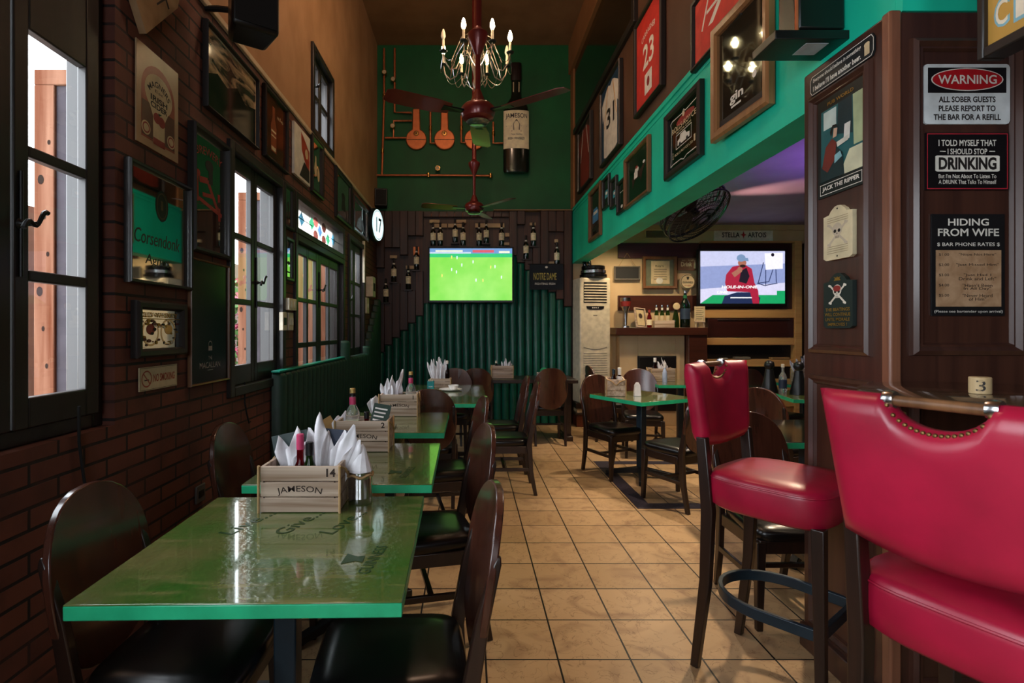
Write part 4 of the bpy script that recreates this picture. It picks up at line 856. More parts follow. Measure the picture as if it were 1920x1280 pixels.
for y, z0, z1, l in ((3.13, .93, .8, 'thin black cord hanging below the two-casement window'), (1.8, .98, .72, 'thin black cord hanging below the large near window')):
    tag(B().tube([(XL+.012, y, z0+.12), (XL+.012, y, z0), (XL+.014, y+.02, (z0+z1)/2), (XL+.016, y+.05, z1), (XL+.016, y+.07, z1+.005)], .005).build('window_cord', M['rubber'], None, 0, 60), l, 'cord')
# speakers
o = thing('speaker', 'large black loudspeaker hung high on the left wall', 'speaker', (-1.07, 2.6, 2.79), R(35))
B().loft([[(-.11, -.1, 0), (.11, -.1, 0), (.09, .1, 0), (-.09, .1, 0)], [(-.11, -.1, .38), (.11, -.1, .38), (.09, .1, .38), (-.09, .1, .38)]]).build('cabinet', M['black'], o, .02, 40, 3)
B().box(-.095, .095, -.106, -.1005, .02, .36).build('grille', col('#060606', .8), o, .002)
B().bar((0, .1, .15), (0, .1, .2), .05, .05).tube([(0, .1, .18), (-.12, .19, .2), (-.19, .24, .2)], .015).build('bracket', M['iron'], o)
o = thing('speaker', 'small black loudspeaker in the far left corner of the green wall', 'speaker', (-1.262, 7.55, 3.11), R(10)); B().box(-.09, .09, -.08, .08, 0, .25).build('cabinet', M['black'], o, .01); B().box(-.075, .075, -.084, -.0805, .015, .235).build('grille', col('#060606', .8), o); B().box(-.02, .02, .08, .14, .1, .15).build('bracket', M['iron'], o)
# glowing oval sign on the wall near the far corner
o = thing('light_sign', 'glowing white oval sign lettered 17 on the left wall near the far corner', 'sign', (-1.255, 7.09, 2.76), R(79))
B().lathe([(.0, .045), (.21, .04), (.225, .02), (.225, -.02), (.21, -.03), (0, -.031)], n=40, axis='y').build('housing', M['bluegrey'], o, 0, 40)
b = B().use(emit('#d6f2f4', 1.5, 'sign_glow')).ell(0, 0, .205, .205, -.0335, 40).use(col('#14202a', .5)); b.text('17', .03, 0, .2, -.035, .2, .02); b.ring(0, 0, .19, .19, .008, -.035, 40); b.build('face', None, o, 0, 0)
B().tube([(0, .04, .0), (0, .085, 0)], .02).build('bracket', M['iron'], o)
# ================================================================== back wall of the nave
def telly(name, label, x0, x1, yt, yb, Y, draw, bez=.022, mb=M['black']):
    o, w, h = hang(name, label, 'television', Y, x0, x1, yt, yb, off=0)
    b = B(); b.box(-w/2-bez, w/2+bez, -.02, .05, -h/2-bez*1.6, h/2+bez); b.build('cabinet', mb, o, .008)
    b = B(); draw(b, w, h, -.0212); b.build('screen', None, o, 0, 0); return o
def football(b, w, h, y):
    m, N, L, bs = new('pitch_picture'); o, _ = noise_mix(N, L, lin('#72cc40'), lin('#96d85e'), (3, 3, 3), 3, .3, .7); L.new(o, bs.inputs['Emission Color']); bs.inputs['Emission Strength'].default_value = 1.15; bs.inputs['Base Color'].default_value = (.01, .01, .01, 1); bs.inputs['Roughness'].default_value = .25
    b.use(m).rect(-w/2, w/2, -h/2, h*.38, y); b.use(emit('#2fc878', 1.0, 'pitch_far')).rect(-w/2, w/2, h*.33, h*.4, y-.0003); b.use(emit('#6f9ad0', 1.0, 'stand_blue')).rect(-w/2, w/2, h*.4, h/2, y-.0003); b.use(emit('#c8d8ee', 1.0, 'hoarding')).rect(-w/2, w*.0, h*.4, h*.43, y-.0005); b.use(emit('#d85a6a', 1.0, 'hoarding_red')).rect(w*.02, w*.28, h*.42, h*.47, y-.0005)
    b.use(emit('#f0f0d8', 1.0, 'score')); b.rect(-w*.43, -w*.1, h*.435, h*.465, y-.0007); b.rect(w*.34, w*.47, h*.41, h*.45, y-.0007)
    for i, (px, py) in enumerate([(829, 517), (847, 505.5), (856, 510), (847, 482), (857, 483), (887, 491), (920, 501), (928, 500), (892.5, 525.5), (905.5, 526), (866, 497), (940, 520)]):
        X, Z = (px-883)/154*w, (515-py)/98*h; b.use(emit('#e8f2ff' if i % 3 else '#f4e070', 1.1, 'player')); b.ell(X, Z+.012, .007, .009, y-.0007, 8); b.poly([(X-.009, Z+.008), (X+.009, Z+.008), (X+.005, Z-.025), (X-.005, Z-.025)], y-.0007)
telly('television', 'wall television showing a green football pitch', 806, 960, 466, 563, 7.53, football)
for i, ((px, py), (bx, bz)) in enumerate(zip(BOT, BZ)):
    ways = ['far left of the upper row over the football screen', 'second of the upper row over the football screen', 'third of the upper row, raised, over the football screen', 'fourth of the upper row over the football screen', 'highest left of the football screen', 'second highest left of the football screen', 'just left of the football screen', 'lowest, in the left corner', 'fifth along the upper row', 'sixth along the upper row, raised', 'last of the upper row over the football screen', 'lower one of the pair right of the football screen', 'upper one of the pair right of the football screen', 'above the navy banner at the right']
    if i == 0:
        P0 = bottle('whiskey_bottle', '', bx, 7.63, bz, [(0, 0), (.036, 0), (.038, .006), (.038, .2), (.032, .225), (.016, .25), (.0135, .27), (.0135, .32), (0, .32)], M['bottle'], (.295, .345, .0155, col('#1a0d0a', .4)), (.085, .19, .0386, M['label'], .255, .275, .0165, WHT), 'bottle', 'whiskey bottles in the plank niches', mark=('JAMESON', .172, .012, .0392, .05, INK)); q = P0
        b = B().use(INK); n = [(.0392*sin(x/.0392), -.0392*cos(x/.0392), .13+z) for x, z in [(-.011, -.014), (.011, -.014), (.012, .008), (0, .016), (-.012, .008)]]; b.add(n, [(0, 1, 2, 3, 4)]); b.build('crest', None, P0, 0, 0)
    else: q = dup(P0, (bx, 7.63, bz), 0)
    q['label'] = 'green whiskey bottle with cream label, '+ways[i]
# banner
o, w, h = hang('banner', 'small navy banner with gold lettering hung over the ribs right of the television', 'banner', 7.55, 993, 1056, 495, 543, off=0)
b = B().use(col('#0c1420', .8)).box(-w/2, w/2, -.006, 0, -h/2, h/2).use(col('#b3a24e', .6)); b.text('NOTRE DAME', -.02, h*.02, .1, -.0066, w*.68, .01); b.use(WHT); b.text('FIGHTING IRISH', -.02, -h*.27, .03, -.0066, w*.6, .01); b.ell(0, h*.38, .02, .015, -.0066, 12); b.build('cloth', None, o, 0, 0); B().tube([(-w/2-.02, -.003, h/2), (w/2+.02, -.003, h/2)], .006).build('rod', M['iron'], o)
# giant whiskey bottle on the green wall
x0, z0 = at(943, 326, 7.66); x1, z1 = at(991, 122, 7.66); H = z1-z0; Rw = (x1-x0)/2
o = thing('display_bottle', 'giant green display bottle with cream whiskey label on the green wall', 'display bottle', ((x0+x1)/2, 7.6, z0))
pr = [(0, 0), (Rw*.93, 0), (Rw, .03), (Rw, H*.53), (Rw*.9, H*.6), (Rw*.42, H*.68), (Rw*.36, H*.72), (Rw*.36, H*.9), (0, H*.9)]
b = B(); b.T = Matrix.Diagonal((1, .35, 1, 1)); b.lathe(pr, n=36); b.build('body', col('#0b1810', .2, coat=.3), o, 0, 40)
b = B(); b.T = Matrix.Diagonal((1, .35, 1, 1)); b.lathe([(Rw*.4, H*.84), (Rw*.42, H*.85), (Rw*.42, H*.99), (Rw*.38, H), (0, H)], n=28); b.build('cap', col('#1a0c0a', .4), o, 0, 40)
def wrap(b, r): b.v = [(r*sin(x/r), -.35*r*cos(x/r), z) for x, _, z in b.v]; return b
b = B().use(M['label']); n = 24; rr2 = Rw*1.012; b.add([(-Rw*1.35+2.7*Rw*i/n, 0, z) for z in (H*.21, H*.555) for i in range(n+1)], [(i, i+1, n+2+i, n+1+i) for i in range(n)]); wrap(b, rr2).build('label', None, o, 0, 40)
b = B().use(INK); b.text('JAMESON', 0, H*.5, H*.055, 0, Rw*1.9, .012); b.text('IRISH WHISKEY', 0, H*.3, H*.022, 0, Rw*1.4, .02); b.text('Triple Distilled', 0, H*.335, H*.02, 0, Rw*.9, 0); b.rect(-Rw*.9, -Rw*.35, H*.41, H*.413, 0); b.rect(Rw*.35, Rw*.9, H*.41, H*.413, 0)
b.poly([(-.045, H*.375), (.045, H*.375), (.05, H*.43), (.0, H*.475), (-.05, H*.43)], 0); b.use(col('#7a2a22', .5)); b.rect(-.07, .07, H*.36, H*.375, 0); b.use(INK); b.rect(-Rw*.95, Rw*.95, H*.255, H*.258, 0); wrap(b, rr2*1.012).build('lettering', None, o, 0, 0)
b = B().use(CRM).rect(-.05, .05, H*.73, H*.82, 0); b.rect(-.06, .06, H*.685, H*.695, 0); wrap(b, Rw*.4).build('neck_label', None, o, 0, 0)
# copper pot stills and pipework
XS = [780.5, 833.5, 890]
for i, px in enumerate(XS):
    cx, cz = at(px, 261, 7.66); s = 1/129.5; o = thing('pot_still', ['left', 'middle', 'right'][i]+'most copper pot still plaque on the green wall', 'pot still', (cx, YB-.001, cz), 0, 'copper pot stills on the green wall')
    r = 19.5*s; pts = [(r*sin(a), r*cos(a)) for a in [R(22)+(2*pi-2*R(22))*k/30 for k in range(31)]][::-1]
    top = 57*s; b = B(); b.prism([(-6.5*s, top), (-7.5*s, r*1.1)]+pts+[(7.5*s, r*1.1), (6.5*s, top)], -.05, 0); b.build('body', art_noise('copper_sheet', '#c0714a', '#9a5535', (5, 5, 5), .35) if False else M['copper'], o, .012, 30, 3)
    b = B(); b.lathe([(.0, -.056), (.036, -.055), (.04, -.0505)], (0, 0, r*.55), 20, 'y'); b.build('medallion', M['brass'], o, 0, 40); b = B().use(INK); b.poly([(0, r*.55-.02), (.012, r*.55), (0, r*.55+.02), (-.012, r*.55)], -.0568); b.ring(0, r*.55, .034, .034, .005, -.0568, 20); b.build('emblem', None, o, 0, 0)
    B().box(-r*.97, r*.97, -.0535, -.0502, -.012, -.006).build('seam', M['iron'], o)
def pipe(label, pts, gauges=(), joints=()):
    o = thing('copper_pipe', label, 'pipe', (0, 0, 0), 0, 'copper pipework on the green wall'); b = B(); P = [(*at(x, y, 7.64),) for x, y in pts]; b.tube([(x, 7.65, z) for x, z in P], .016, 8); b.build('run', M['copper'], o, 0, 50)
    for x, y in joints: X, Z = at(x, y, 7.64); B().lathe([(.0, -.03), (.024, -.03), (.024, .03), (0, .03)], (X, 7.65, Z), 12, 'z').build('joint', M['brass'], o, 0, 40)
    for x, y in gauges:
        X, Z = at(x, y, 7.64); g = B().lathe([(0, -.035), (.034, -.034), (.036, -.02), (.036, .02), (0, .02)], (X, 7.62, Z), 20, 'y').build('gauge', M['brass'], o, 0, 40); B().use(CRM).ell(X, Z, .028, .028, 7.584, 20).build('dial', None, g, 0, 0)
pipe('tall vertical copper pipe at the left edge of the green wall', [(720, 90), (720, 190), (716, 327)], [(721.5, 138)], [(720, 180), (717, 283)])
pipe('vertical copper pipe turning into the first pot still', [(740, 90), (740, 210), (772, 211)], [(738, 151)], [(739, 172)])
pipe('short copper bend with gauge left of the first pot still', [(722, 258), (762, 258), (738, 258), (738, 226), (772, 226)], [(737, 238)])
pipe('copper bend between the first and middle pot stills', [(807, 208), (807, 268), (816, 268)], [], [(807, 240)])
pipe('copper bend between the middle and right pot stills', [(865, 216), (865, 267), (874, 267)], [], [(865, 240)])
pipe('copper bend between the right pot still and the giant bottle', [(925, 228), (925, 268), (943, 268)], [], [(925, 250)])
pipe('long horizontal copper pipe low on the green wall', [(704, 328), (800, 328), (922, 329)], [(821, 317)], [(803, 328), (920, 329)])
# ================================================================== on the sea-green beam and the wall above it
def jersey(o, w, h, back, shirt, num, ncol, name=None, trim=None, mf=M['dark_frame'], patch=False):
    b = B().use(back).box(-w/2+.02, w/2-.02, -.02, -.001, -h/2+.02, h/2-.02); b.use(shirt); y = -.0206
    b.poly([(-w*.1, h*.43), (-w*.2, h*.4), (-w*.44, h*.28), (-w*.4, h*.05), (-w*.33, h*.1), (-w*.33, -h*.42), (-w*.15, -h*.46), (w*.15, -h*.46), (w*.33, -h*.42), (w*.33, h*.1), (w*.4, h*.05), (w*.44, h*.28), (w*.2, h*.4), (w*.1, h*.43), (0, h*.39)], y)
    if trim: b.use(trim); b.line(-w*.12, h*.42, -w*.3, -h*.05, .02, y-.0004); b.line(w*.12, h*.42, w*.3, -h*.05, .02, y-.0004)
    b.use(ncol)
    if name: b.text(name, 0, h*.25, h*.055, y-.0006, w*.5, .01, arc=w*.8)
    if num: b.text(num, 0, h*.02, h*.25, y-.0006, w*.4, .02)
    if patch: b.use(WHT); b.rect(-w*.13, w*.13, -h*.38, -h*.17, y-.0006); b.use(RED); b.ell(0, -h*.27, w*.05, h*.05, y-.0012, 12)
    b.build('shirt', None, o, 0, 0); return frame(o, w, h, .03, .045, mf)
RJ = col('#b3241c', .6); X2 = XR+.008
o, w, h = hang('framed_jersey', 'framed red football shirt numbered 23 on the upper right wall', 'framed shirt', 'R', 1249, 1197, -41, 159, 'framed shirts on the upper right wall', X=X2); jersey(o, w, h, RJ, col('#bf2a20', .6), '23', WHT, 'CARRAGHER', patch=True)
o, w, h = hang('framed_jersey', 'framed white shirt numbered 31 on a dark blue backing', 'framed shirt', 'R', 1169, 1131, 108, 270, 'framed shirts on the upper right wall', X=X2); jersey(o, w, h, col('#0e2e44', .6), col('#cfc6b8', .6), '31', INK, None, col('#c08a3a', .6))
o, w, h = hang('framed_jersey', 'framed dark red shirt farthest along the upper right wall', 'framed shirt', 'R', 1113, 1088, 206, 334, 'framed shirts on the upper right wall', X=X2); jersey(o, w, h, col('#2a1512', .5), col('#7a2418', .6), None, WHT, None, WHT)
o, w, h = hang('framed_jersey', 'framed red shirt cut by the top edge of the view', 'framed shirt', 'R', 1405, 1307, -130, 28, 'framed shirts on the upper right wall', X=X2); jersey(o, w, h, col('#cf3a2a', .6), col('#c8281e', .6), '7', WHT, None, WHT)
GL = art_noise('green_black_print', '#0a2414', '#0c130e', (6, 6, 6), .08)
def rolls(b, w, h, y):
    b.use(WHT); q = [(-.46, .4), (-.4, .43), (-.05, .41), (0, .46), (.05, .41), (.4, .43), (.46, .4), (.43, .3), (.44, -.3), (.46, -.42), (.38, -.4), (.1, -.4), (0, -.44), (-.1, -.4), (-.38, -.4), (-.46, -.42), (-.44, -.3), (-.43, .3)]
    for i in range(len(q)): a, c = q[i], q[(i+1) % len(q)]; b.line(a[0]*w, a[1]*h, c[0]*w, c[1]*h, .006, y)
    b.use(RED); b.ell(w*.05, h*.3, w*.3, h*.08, y+.0002); b.use(CRM); b.ell(0, h*.38, .02, .02, y-.0006, 14); b.text('ROLLS-ROYCE', 0, h*.22, h*.1, y-.0006, w*.8, .015); b.text('MOTOR CARS', 0, h*.13, h*.035, y-.0006, w*.5, .01); b.text('ROLLS ROYCE LTD', 0, -h*.26, h*.045, y-.0006, w*.6, .01); b.text('EST', -w*.36, -h*.24, .02, y-.0006, .05, 0, rot=pi/2); b.rect(w*.33, w*.38, -h*.28, -h*.16, y-.0006)
    b.use(WHT); b.border(-w*.26, w*.26, -h*.17, h*.09, .005, y-.0006); b.poly([(-w*.2, -h*.12), (w*.2, -h*.12), (w*.2, -h*.03), (w*.1, -h*.01), (w*.05, h*.06), (-w*.1, h*.06), (-w*.13, -h*.01), (-w*.2, -h*.03)], y-.0008); b.use(INK); b.ell(-w*.12, -h*.12, .018, .018, y-.0012, 12); b.ell(w*.12, -h*.12, .018, .018, y-.0012, 12)
o, w, h = hang('framed_mirror', 'black-framed pub mirror with white motor car lettering on the green beam', 'mirror', 'R', 1322, 1254, 147, 290); poster(o, w, h, GL, .05, .04, draw=rolls)
def horse(b, w, h, y):
    b.use(col('#2c1c14', .4)); b.poly([(-w*.25, -h*.02), (-w*.05, h*.06), (w*.2, h*.08), (w*.34, h*.18), (w*.38, h*.12), (w*.24, -h*.02), (w*.16, -h*.22), (w*.12, -h*.08), (-w*.12, -h*.08), (-w*.2, -h*.24)], y); b.use(WHT); b.ell(-w*.02, h*.12, w*.09, h*.06, y-.0005); b.rect(-w*.14, w*.02, -.02, .04, y-.0006); b.ell(w*.3, h*.16, w*.05, h*.03, y-.0006); b.use(RED); b.ell(-w*.02, h*.18, w*.05, h*.03, y-.001)
o, w, h = hang('framed_print', 'wood-framed dark green racehorse picture on the green beam', 'picture', 'R', 1222, 1176, 251, 359); poster(o, w, h, col('#0c2a18', .1), .035, .035, M['frame_wood'], draw=horse)
def mini(kind):
    def f(b, w, h, y):
        b.use(col('#4aa0b0', .2) if kind != 2 else WHT); b.rect(-w*.3, w*.3, -h*.2, h*.1, y) if kind != 2 else b.rect(-w*.3, w*.3, h*.18, h*.2, y); b.use(WHT); b.ell(0, -h*.02 if kind != 2 else -h*.36, w*.16, h*.06, y-.0005)
    return f
for i, (xa, xb, yt, yb, l) in enumerate([(1176, 1161, 330, 393, 'small black picture next to the racehorse picture on the beam'), (1160, 1148.5, 327, 384, 'small dark picture, middle of the three little ones on the beam'), (1146, 1133, 324, 384.5, 'small blue picture, farthest of the three little ones on the beam')]):
    o, w, h = hang('framed_print', l, 'picture', 'R', xa, xb, yt, yb, 'three little pictures on the green beam'); poster(o, w, h, GL, .03, .03, draw=mini(2-i))
def bluecar(b, w, h, y): b.use(col('#3a86b8', .2)); b.poly([(-w*.3, -h*.2), (w*.3, -h*.2), (w*.3, 0), (w*.15, h*.12), (-w*.2, h*.12), (-w*.3, 0)], y); b.use(WHT); b.rect(-w*.2, w*.2, -h*.02, h*.05, y-.0004); b.use(INK); b.rect(-w*.3, w*.3, -h*.4, -h*.3, y)
o, w, h = hang('framed_print', 'tall wood-framed picture with a blue motif at the far end of the beam', 'picture', 'R', 1130, 1108, 338, 440); poster(o, w, h, GL, .05, .035, M['frame_wood'], draw=bluecar)
def whit(b, w, h, y): b.use(WHT); b.text('gin', -w*.1, -h*.28, h*.12, y, w*.3, .03); b.rect(-w*.22, w*.0, -h*.37, -h*.35, y); b.ell(w*.28, -h*.2, .02, .02, y, 10); b.use(INK); b.rect(-w/2, w/2, -h/2, -h*.42, y)
o, w, h = hang('pub_mirror', 'large oak-framed mirror on the green beam reflecting the chandelier', 'mirror', 'R', 1457, 1354, 44, 195); o.location.z = 2.785; o.location.x -= .02; o.rotation_euler.z += R(3); poster(o, w, .66, col('#6f7670', .04, .95, .05), .06, .04, wood('#9a6c40', '#7a5230', 'z', .4, .1, 6, name='oak_frame'), draw=whit, name='mirror_glass')
# bracket shelf with the black monitor box
o = thing('wall_shelf', 'black shelf on the beam above the wood-clad pillar', 'shelf', (1.2, 2.16, 2.5)); B().box(0, .34, -.086, .086, 0, .036).build('board', M['black'], o, .003); B().box(.14, .23, -.055, .035, -.0012, -.0002).build('sticker', col('#aeb6c0', .5), o)
o = thing('monitor_speaker', 'black monitor speaker with copper edges on the bracket shelf', 'speaker', (1.4, 2.16, 2.5365)); B().box(-.1, .085, -.07, .07, .012, .3).build('cabinet', M['black'], o, .01)
for x in (-.1, .1): B().tube([(x, -.06, .0), (x, -.06, .3)], .008).build('edge_rod', M['copper'], o)
for x in (-.085, -.0, .06): B().lathe([(0, .0), (.014, .0), (.012, .012), (0, .012)], (x, -.02, 0), 12).build('foot', M['copper'], o)
# ================================================================== right-hand room: back wall
o = thing('plinth', 'reddish wooden plinth under the air conditioner', 'plinth', (1.76, 7.52, 0)); B().box(-.26, .27, -.12, .14, 0, .17).build('box', wood('#6a2f1d', '#4c2114', 'z', .4, .1, 5, name='red_wood'), o, .006); B().box(-.28, .29, -.14, .14, .17, .2).box(-.27, .28, -.13, .14, .255, .335).build('ledge', M['dark_wood'], o, .005); B().box(-.25, .26, -.11, .14, .2, .255).build('riser', M['cream'], o)
o = thing('air_conditioner', 'tall cream floor-standing air conditioner at the end of the beam', 'air conditioner', (1.735, 7.535, .336), R(9))
iv = col('#cfc6ae', .4)
B().box(-.225, .225, -.15, .15, 0, 1.75).build('cabinet', iv, o, .02, 40, 3)
b = B().use(col('#1a1a1a', .5)).box(-.17, .17, -.153, -.1502, 1.4, 1.69).use(iv)
for k in range(7): b.box(-.165, .165, -.165, -.152, 1.415+k*.038, 1.431+k*.038)
b.build('outlet_grille', None, o, .002)
b = B().use(blk).prism([(-.13, 1.355), (.13, 1.355), (.125, 1.32), (.08, 1.305), (-.08, 1.305), (-.125, 1.32)], -.156, -.1502); b.use(WHT); [b.ell(x, 1.33, .009, .007, -.1566, 10) for x in (-.04, -.015, .01, .04)]; b.build('control_panel', None, o, 0, 0)
b = B(); [b.box(-.17, .17, -.158, -.1502, .1+k*.033, .118+k*.033) for k in range(19)]; b.build('intake_grille', iv, o, .002)
b = B().use(INK); b.rect(-.03, .03, 1.22, 1.228, -.1508); b.build('badge', None, o, 0, 0); B().tube([(-.17+.34*t, -.152, .78-.03*sin(pi*t)) for t in [i/10 for i in range(11)]], .003, 6).build('seam', blk, o)
zt = 2.087
for i in range(3):
    q = B().lathe([(0, 0), (.17-.012*i, 0), (.19-.012*i, .012), (.19-.012*i, .05), (.18-.012*i, .058), (0, .058)], n=36).build('serving_pan', M['steel'] if i % 2 else col('#1b1a1a', .2, .6), None, 0, 40); q.location = (1.76, 7.52, zt+.0005+i*.0586); tag(q, ('bottom', 'middle', 'top')[i]+' round pan of the stack on the air conditioner', 'pan', 'pans on the air conditioner')
zt2 = zt+.177
for i, x in enumerate((1.64, 1.705)):
    q = bottle('wine_bottle', ('left', 'right')[i]+' dark bottle with red neck standing on the pans on the air conditioner', x, 7.5, zt2, [(0, 0), (.03, 0), (.03, .02), (.03, .06), (.013, .09), (.013, .1), (0, .1)], M['bottle'], (.06, .14, .0145, RED), None, 'bottle'); q.rotation_euler = (0, R(-9), 0)
# wall pieces
YW = YB
def board(name, label, cat, x0, x1, yt, yb, m, d=.03, off=0, bev=.004):
    o, w, h = hang(name, label, cat, YW, x0, x1, yt, yb, off=0); q = B().box(-w/2, w/2, -d, 0, -h/2, h/2).build('board', m, o, bev); return o, w, h
tag(board('wall_board', 'upper dark brown wall board behind the little blackboard', 'wall board', 1158, 1309, 456, 484, M['mantel'])[0], None, None, 'brown wall boards left of the second television'); tag(board('wall_board', 'lower dark brown wall board behind the mantel bottles', 'wall board', 1158, 1309, 554, 582, M['mantel'])[0], None, None, 'brown wall boards left of the second television')
o = thing('mantelpiece', 'brown wooden mantel shelf with a broad right-hand post over the fireplace', 'mantelpiece', (2.6, 7.7, 0))
B().box(-.56, .72, -.34, 0, 1.285, 1.39).build('shelf', M['mantel'], o, .006); B().box(.46, .72, -.32, 0, 0, 1.285).build('post', M['mantel'], o, .006)
o = thing('fireplace', 'black fireplace opening in the cream chimney breast', 'fireplace', (2.65, 7.698, 0)); b = B().box(-.52, -.26, -.2, 0, 0, 1.28).box(.27, .4, -.2, 0, 0, 1.28).box(-.26, .27, -.2, 0, .98, 1.28).box(-.26, .27, -.2, 0, 0, .22); b.build('chimney_breast', M['cream'], o, .004); B().box(-.26, .27, -.03, 0, .22, .98).build('firebox', col('#070707', .8), o); B().box(-.27, .28, -.212, -.2005, .21, .99).box(-.25, .26, -.216, -.2005, .225, .975).build('surround', blk, o, .003)
# pale cabinet wall with the second television
o = thing('media_cabinet', 'pale wooden wall unit with dark recesses around the second television', 'wall unit', (4.05, 7.7, 0)); pw = wood('#c79a62', '#b08450', 'x', .45, 0, 4, name='pale_unit_wood'); a = lambda px: (px-880)/128.8-4.05; zz = lambda py: EYE+(618-py)/128.8
b = B()
for y0, y1 in ((453.5, 457), (580, 596), (633, 646), (673, 686), (722, 760)): b.box(a(1310)+.0, a(1495), -.1, -.001, zz(y1), zz(y0))
b.box(a(1482), a(1495), -.11, -.001, 0, zz(453.5)); b.build('carcass', pw, o, .004)
B().box(a(1310), a(1481), -.05, -.001, zz(580)+.001, zz(457)-.001).build('back_panel', wood('#3a1712', '#2c100d', 'x', .35, .2, 4, name='maroon_panel'), o)
d_ = B().box(a(1322), a(1481), -.09, -.001, zz(632), zz(597)).build('drawer', wood('#3a1712', '#2c100d', 'x', .35, .2, 4, name='maroon_panel'), o, .004); B().tube([(a(1340), -.1, zz(599.5)), (a(1472), -.1, zz(599.5))], .008).build('handle', M['steel'], d_)
B().box(a(1326), a(1481), -.012, -.001, zz(672), zz(647)).box(a(1326), a(1481), -.012, -.001, zz(721), zz(687)).build('recess', col('#0c0908', .4), o)
for px, wd, hh, l, c in ((1352, .1, .02, 'small silver box at the left of the upper recess', '#8a857c'), (1386, .22, .035, 'flat silver set-top box in the upper recess', '#6f6860'), (1456, .26, .03, 'long flat tan box in the upper recess, right', '#8d6e4a')):
    q = B().box(-wd/2, wd/2, -.04, .04, 0, hh).build('media_box', col(c, .4), None, .004); q.location = (4.05+a(px), 7.635, zz(672.9)+.001); tag(q, l, 'media player', 'boxes in the recess under the second television')
def golf(b, w, h, y):
    X = lambda px: (px-1391)/158*w; Z = lambda py: (520-py)/98*h; P = lambda pts, k=0: b.poly([(X(x), Z(yy)) for x, yy in pts], y-.0003*k); e = lambda c, n: emit(c, 1.0, n)
    b.use(e('#c9ccec', 'tv_white')).rect(-w/2, w/2, -h/2, h/2, y); b.use(e('#8f9ccc', 'tv_wall')); P([(1312, 500), (1470, 494), (1470, 530), (1312, 542)], 1); b.use(e('#d8d6f0', 'tv_floor')); P([(1312, 542), (1470, 530), (1470, 569), (1312, 569)], 1)
    b.use(e('#16a060', 'tv_green')); P([(1312, 569), (1335, 553), (1400, 553), (1455, 553), (1455, 545), (1470, 545), (1470, 569)], 2)
    b.use(e('#1a2a50', 'tv_jeans')); P([(1352, 569), (1357, 555), (1380, 548), (1410, 548), (1424, 558), (1422, 569)], 3)
    b.use(e('#a81e3c', 'tv_red')); P([(1360, 515), (1372, 500), (1395, 496), (1408, 504), (1413, 530), (1420, 545), (1422, 569), (1410, 569), (1405, 548), (1362, 546), (1358, 530)], 4); b.use(e('#1a1424', 'tv_black')); P([(1388, 508), (1398, 502), (1404, 518), (1398, 532), (1384, 528)], 5)
    b.use(e('#a86a58', 'tv_skin')); b.ell(X(1390), Z(493), .05*w, .075*h, y-.0018); b.ell(X(1386), Z(505), .03*w, .05*h, y-.0021); P([(1370, 512), (1384, 503), (1390, 509), (1376, 520)], 6); b.use(e('#2a1a1c', 'tv_beard')); b.ell(X(1391), Z(499), .035*w, .03*h, y-.0022); b.use(e('#7a94b8', 'tv_cap')); b.ell(X(1388), Z(484), .052*w, .07*h, y-.0024); P([(1380, 484), (1401, 484), (1402, 490), (1384, 488)], 8)
    b.use(e('#24305c', 'tv_stand')); [b.line(X(x0), Z(y0), X(x1), Z(y1), .012, y-.0012) for x0, y0, x1, y1 in ((1430, 492, 1420, 531), (1434, 504, 1434, 535), (1448, 504, 1440, 528), (1453, 504, 1454, 530), (1418, 531, 1434, 536), (1434, 535, 1456, 531), (1420, 531, 1440, 528))]
    b.use(e('#f4f2ff', 'tv_board')); P([(1432, 475), (1466, 474), (1466, 504), (1434, 506)], 4); b.use(e('#1a1424', 'tv_black')); b.ell(X(1447), Z(478), .02*w, .035*h, y-.0018, 10)
    b.use(e('#ffffff', 'tv_text')); b.text('HOLE-IN-ONE', X(1385), Z(538), .055*h, y-.003, w*.42, .03, slant=.2); b.text('LINE', X(1353), Z(548), .05*h, y-.003, w*.12, .03, slant=.2); b.rect(X(1368), X(1408), Z(559), Z(557), y-.003)
telly('television', 'television showing a seated person in a red jacket and cap, right-hand room', 1312, 1470, 471, 569, 7.58, golf, .03)
def stella(b, w, h, y): b.use(INK); b.text('STELLA', -w*.215, 0, h*.42, y, w*.3, .025); b.text('ARTOIS', w*.23, 0, h*.42, y, w*.31, .025); b.use(col('#b3222a', .5)); b.poly([(0, h*.32), (.018, 0), (0, -h*.32), (-.018, 0)], y); b.poly([(-.045, 0), (0, .02), (.045, 0), (0, -.02)], y-.0003)
o, w, h = hang('beer_sign', 'white beer name sign over the second television', 'sign', 7.7, 1338, 1448, 429, 452); poster(o, w, h, col('#e6ddd2', .5), 0, d=.012, draw=stella)
o, w, h = hang('vent_grille', 'dark ventilation grille near the ceiling left of the beer name sign', 'vent', 7.7, 1208, 1260, 432, 447); B().box(-w/2, w/2, -.012, 0, -h/2, h/2).build('frame', M['cream'], o, .003); b = B(); [b.box(-w/2+.02, w/2-.02, -.018, -.0125, -h/2+.014+.0125*k, -h/2+.02+.0125*k) for k in range(8)]; b.build('louvre', M['black'], o)
o, w, h = hang('blackboard', 'little slate blackboard hanging by a cord', 'blackboard', 7.67, 1151, 1200, 499, 525); poster(o, w, h, col('#101214', .6), .022, .02, col('#5d574e', .5)); B().tube([(-w*.32, -.008, h/2), (0, -.004, h/2+.19), (w*.32, -.008, h/2)], .004).build('cord', M['rope'], o)
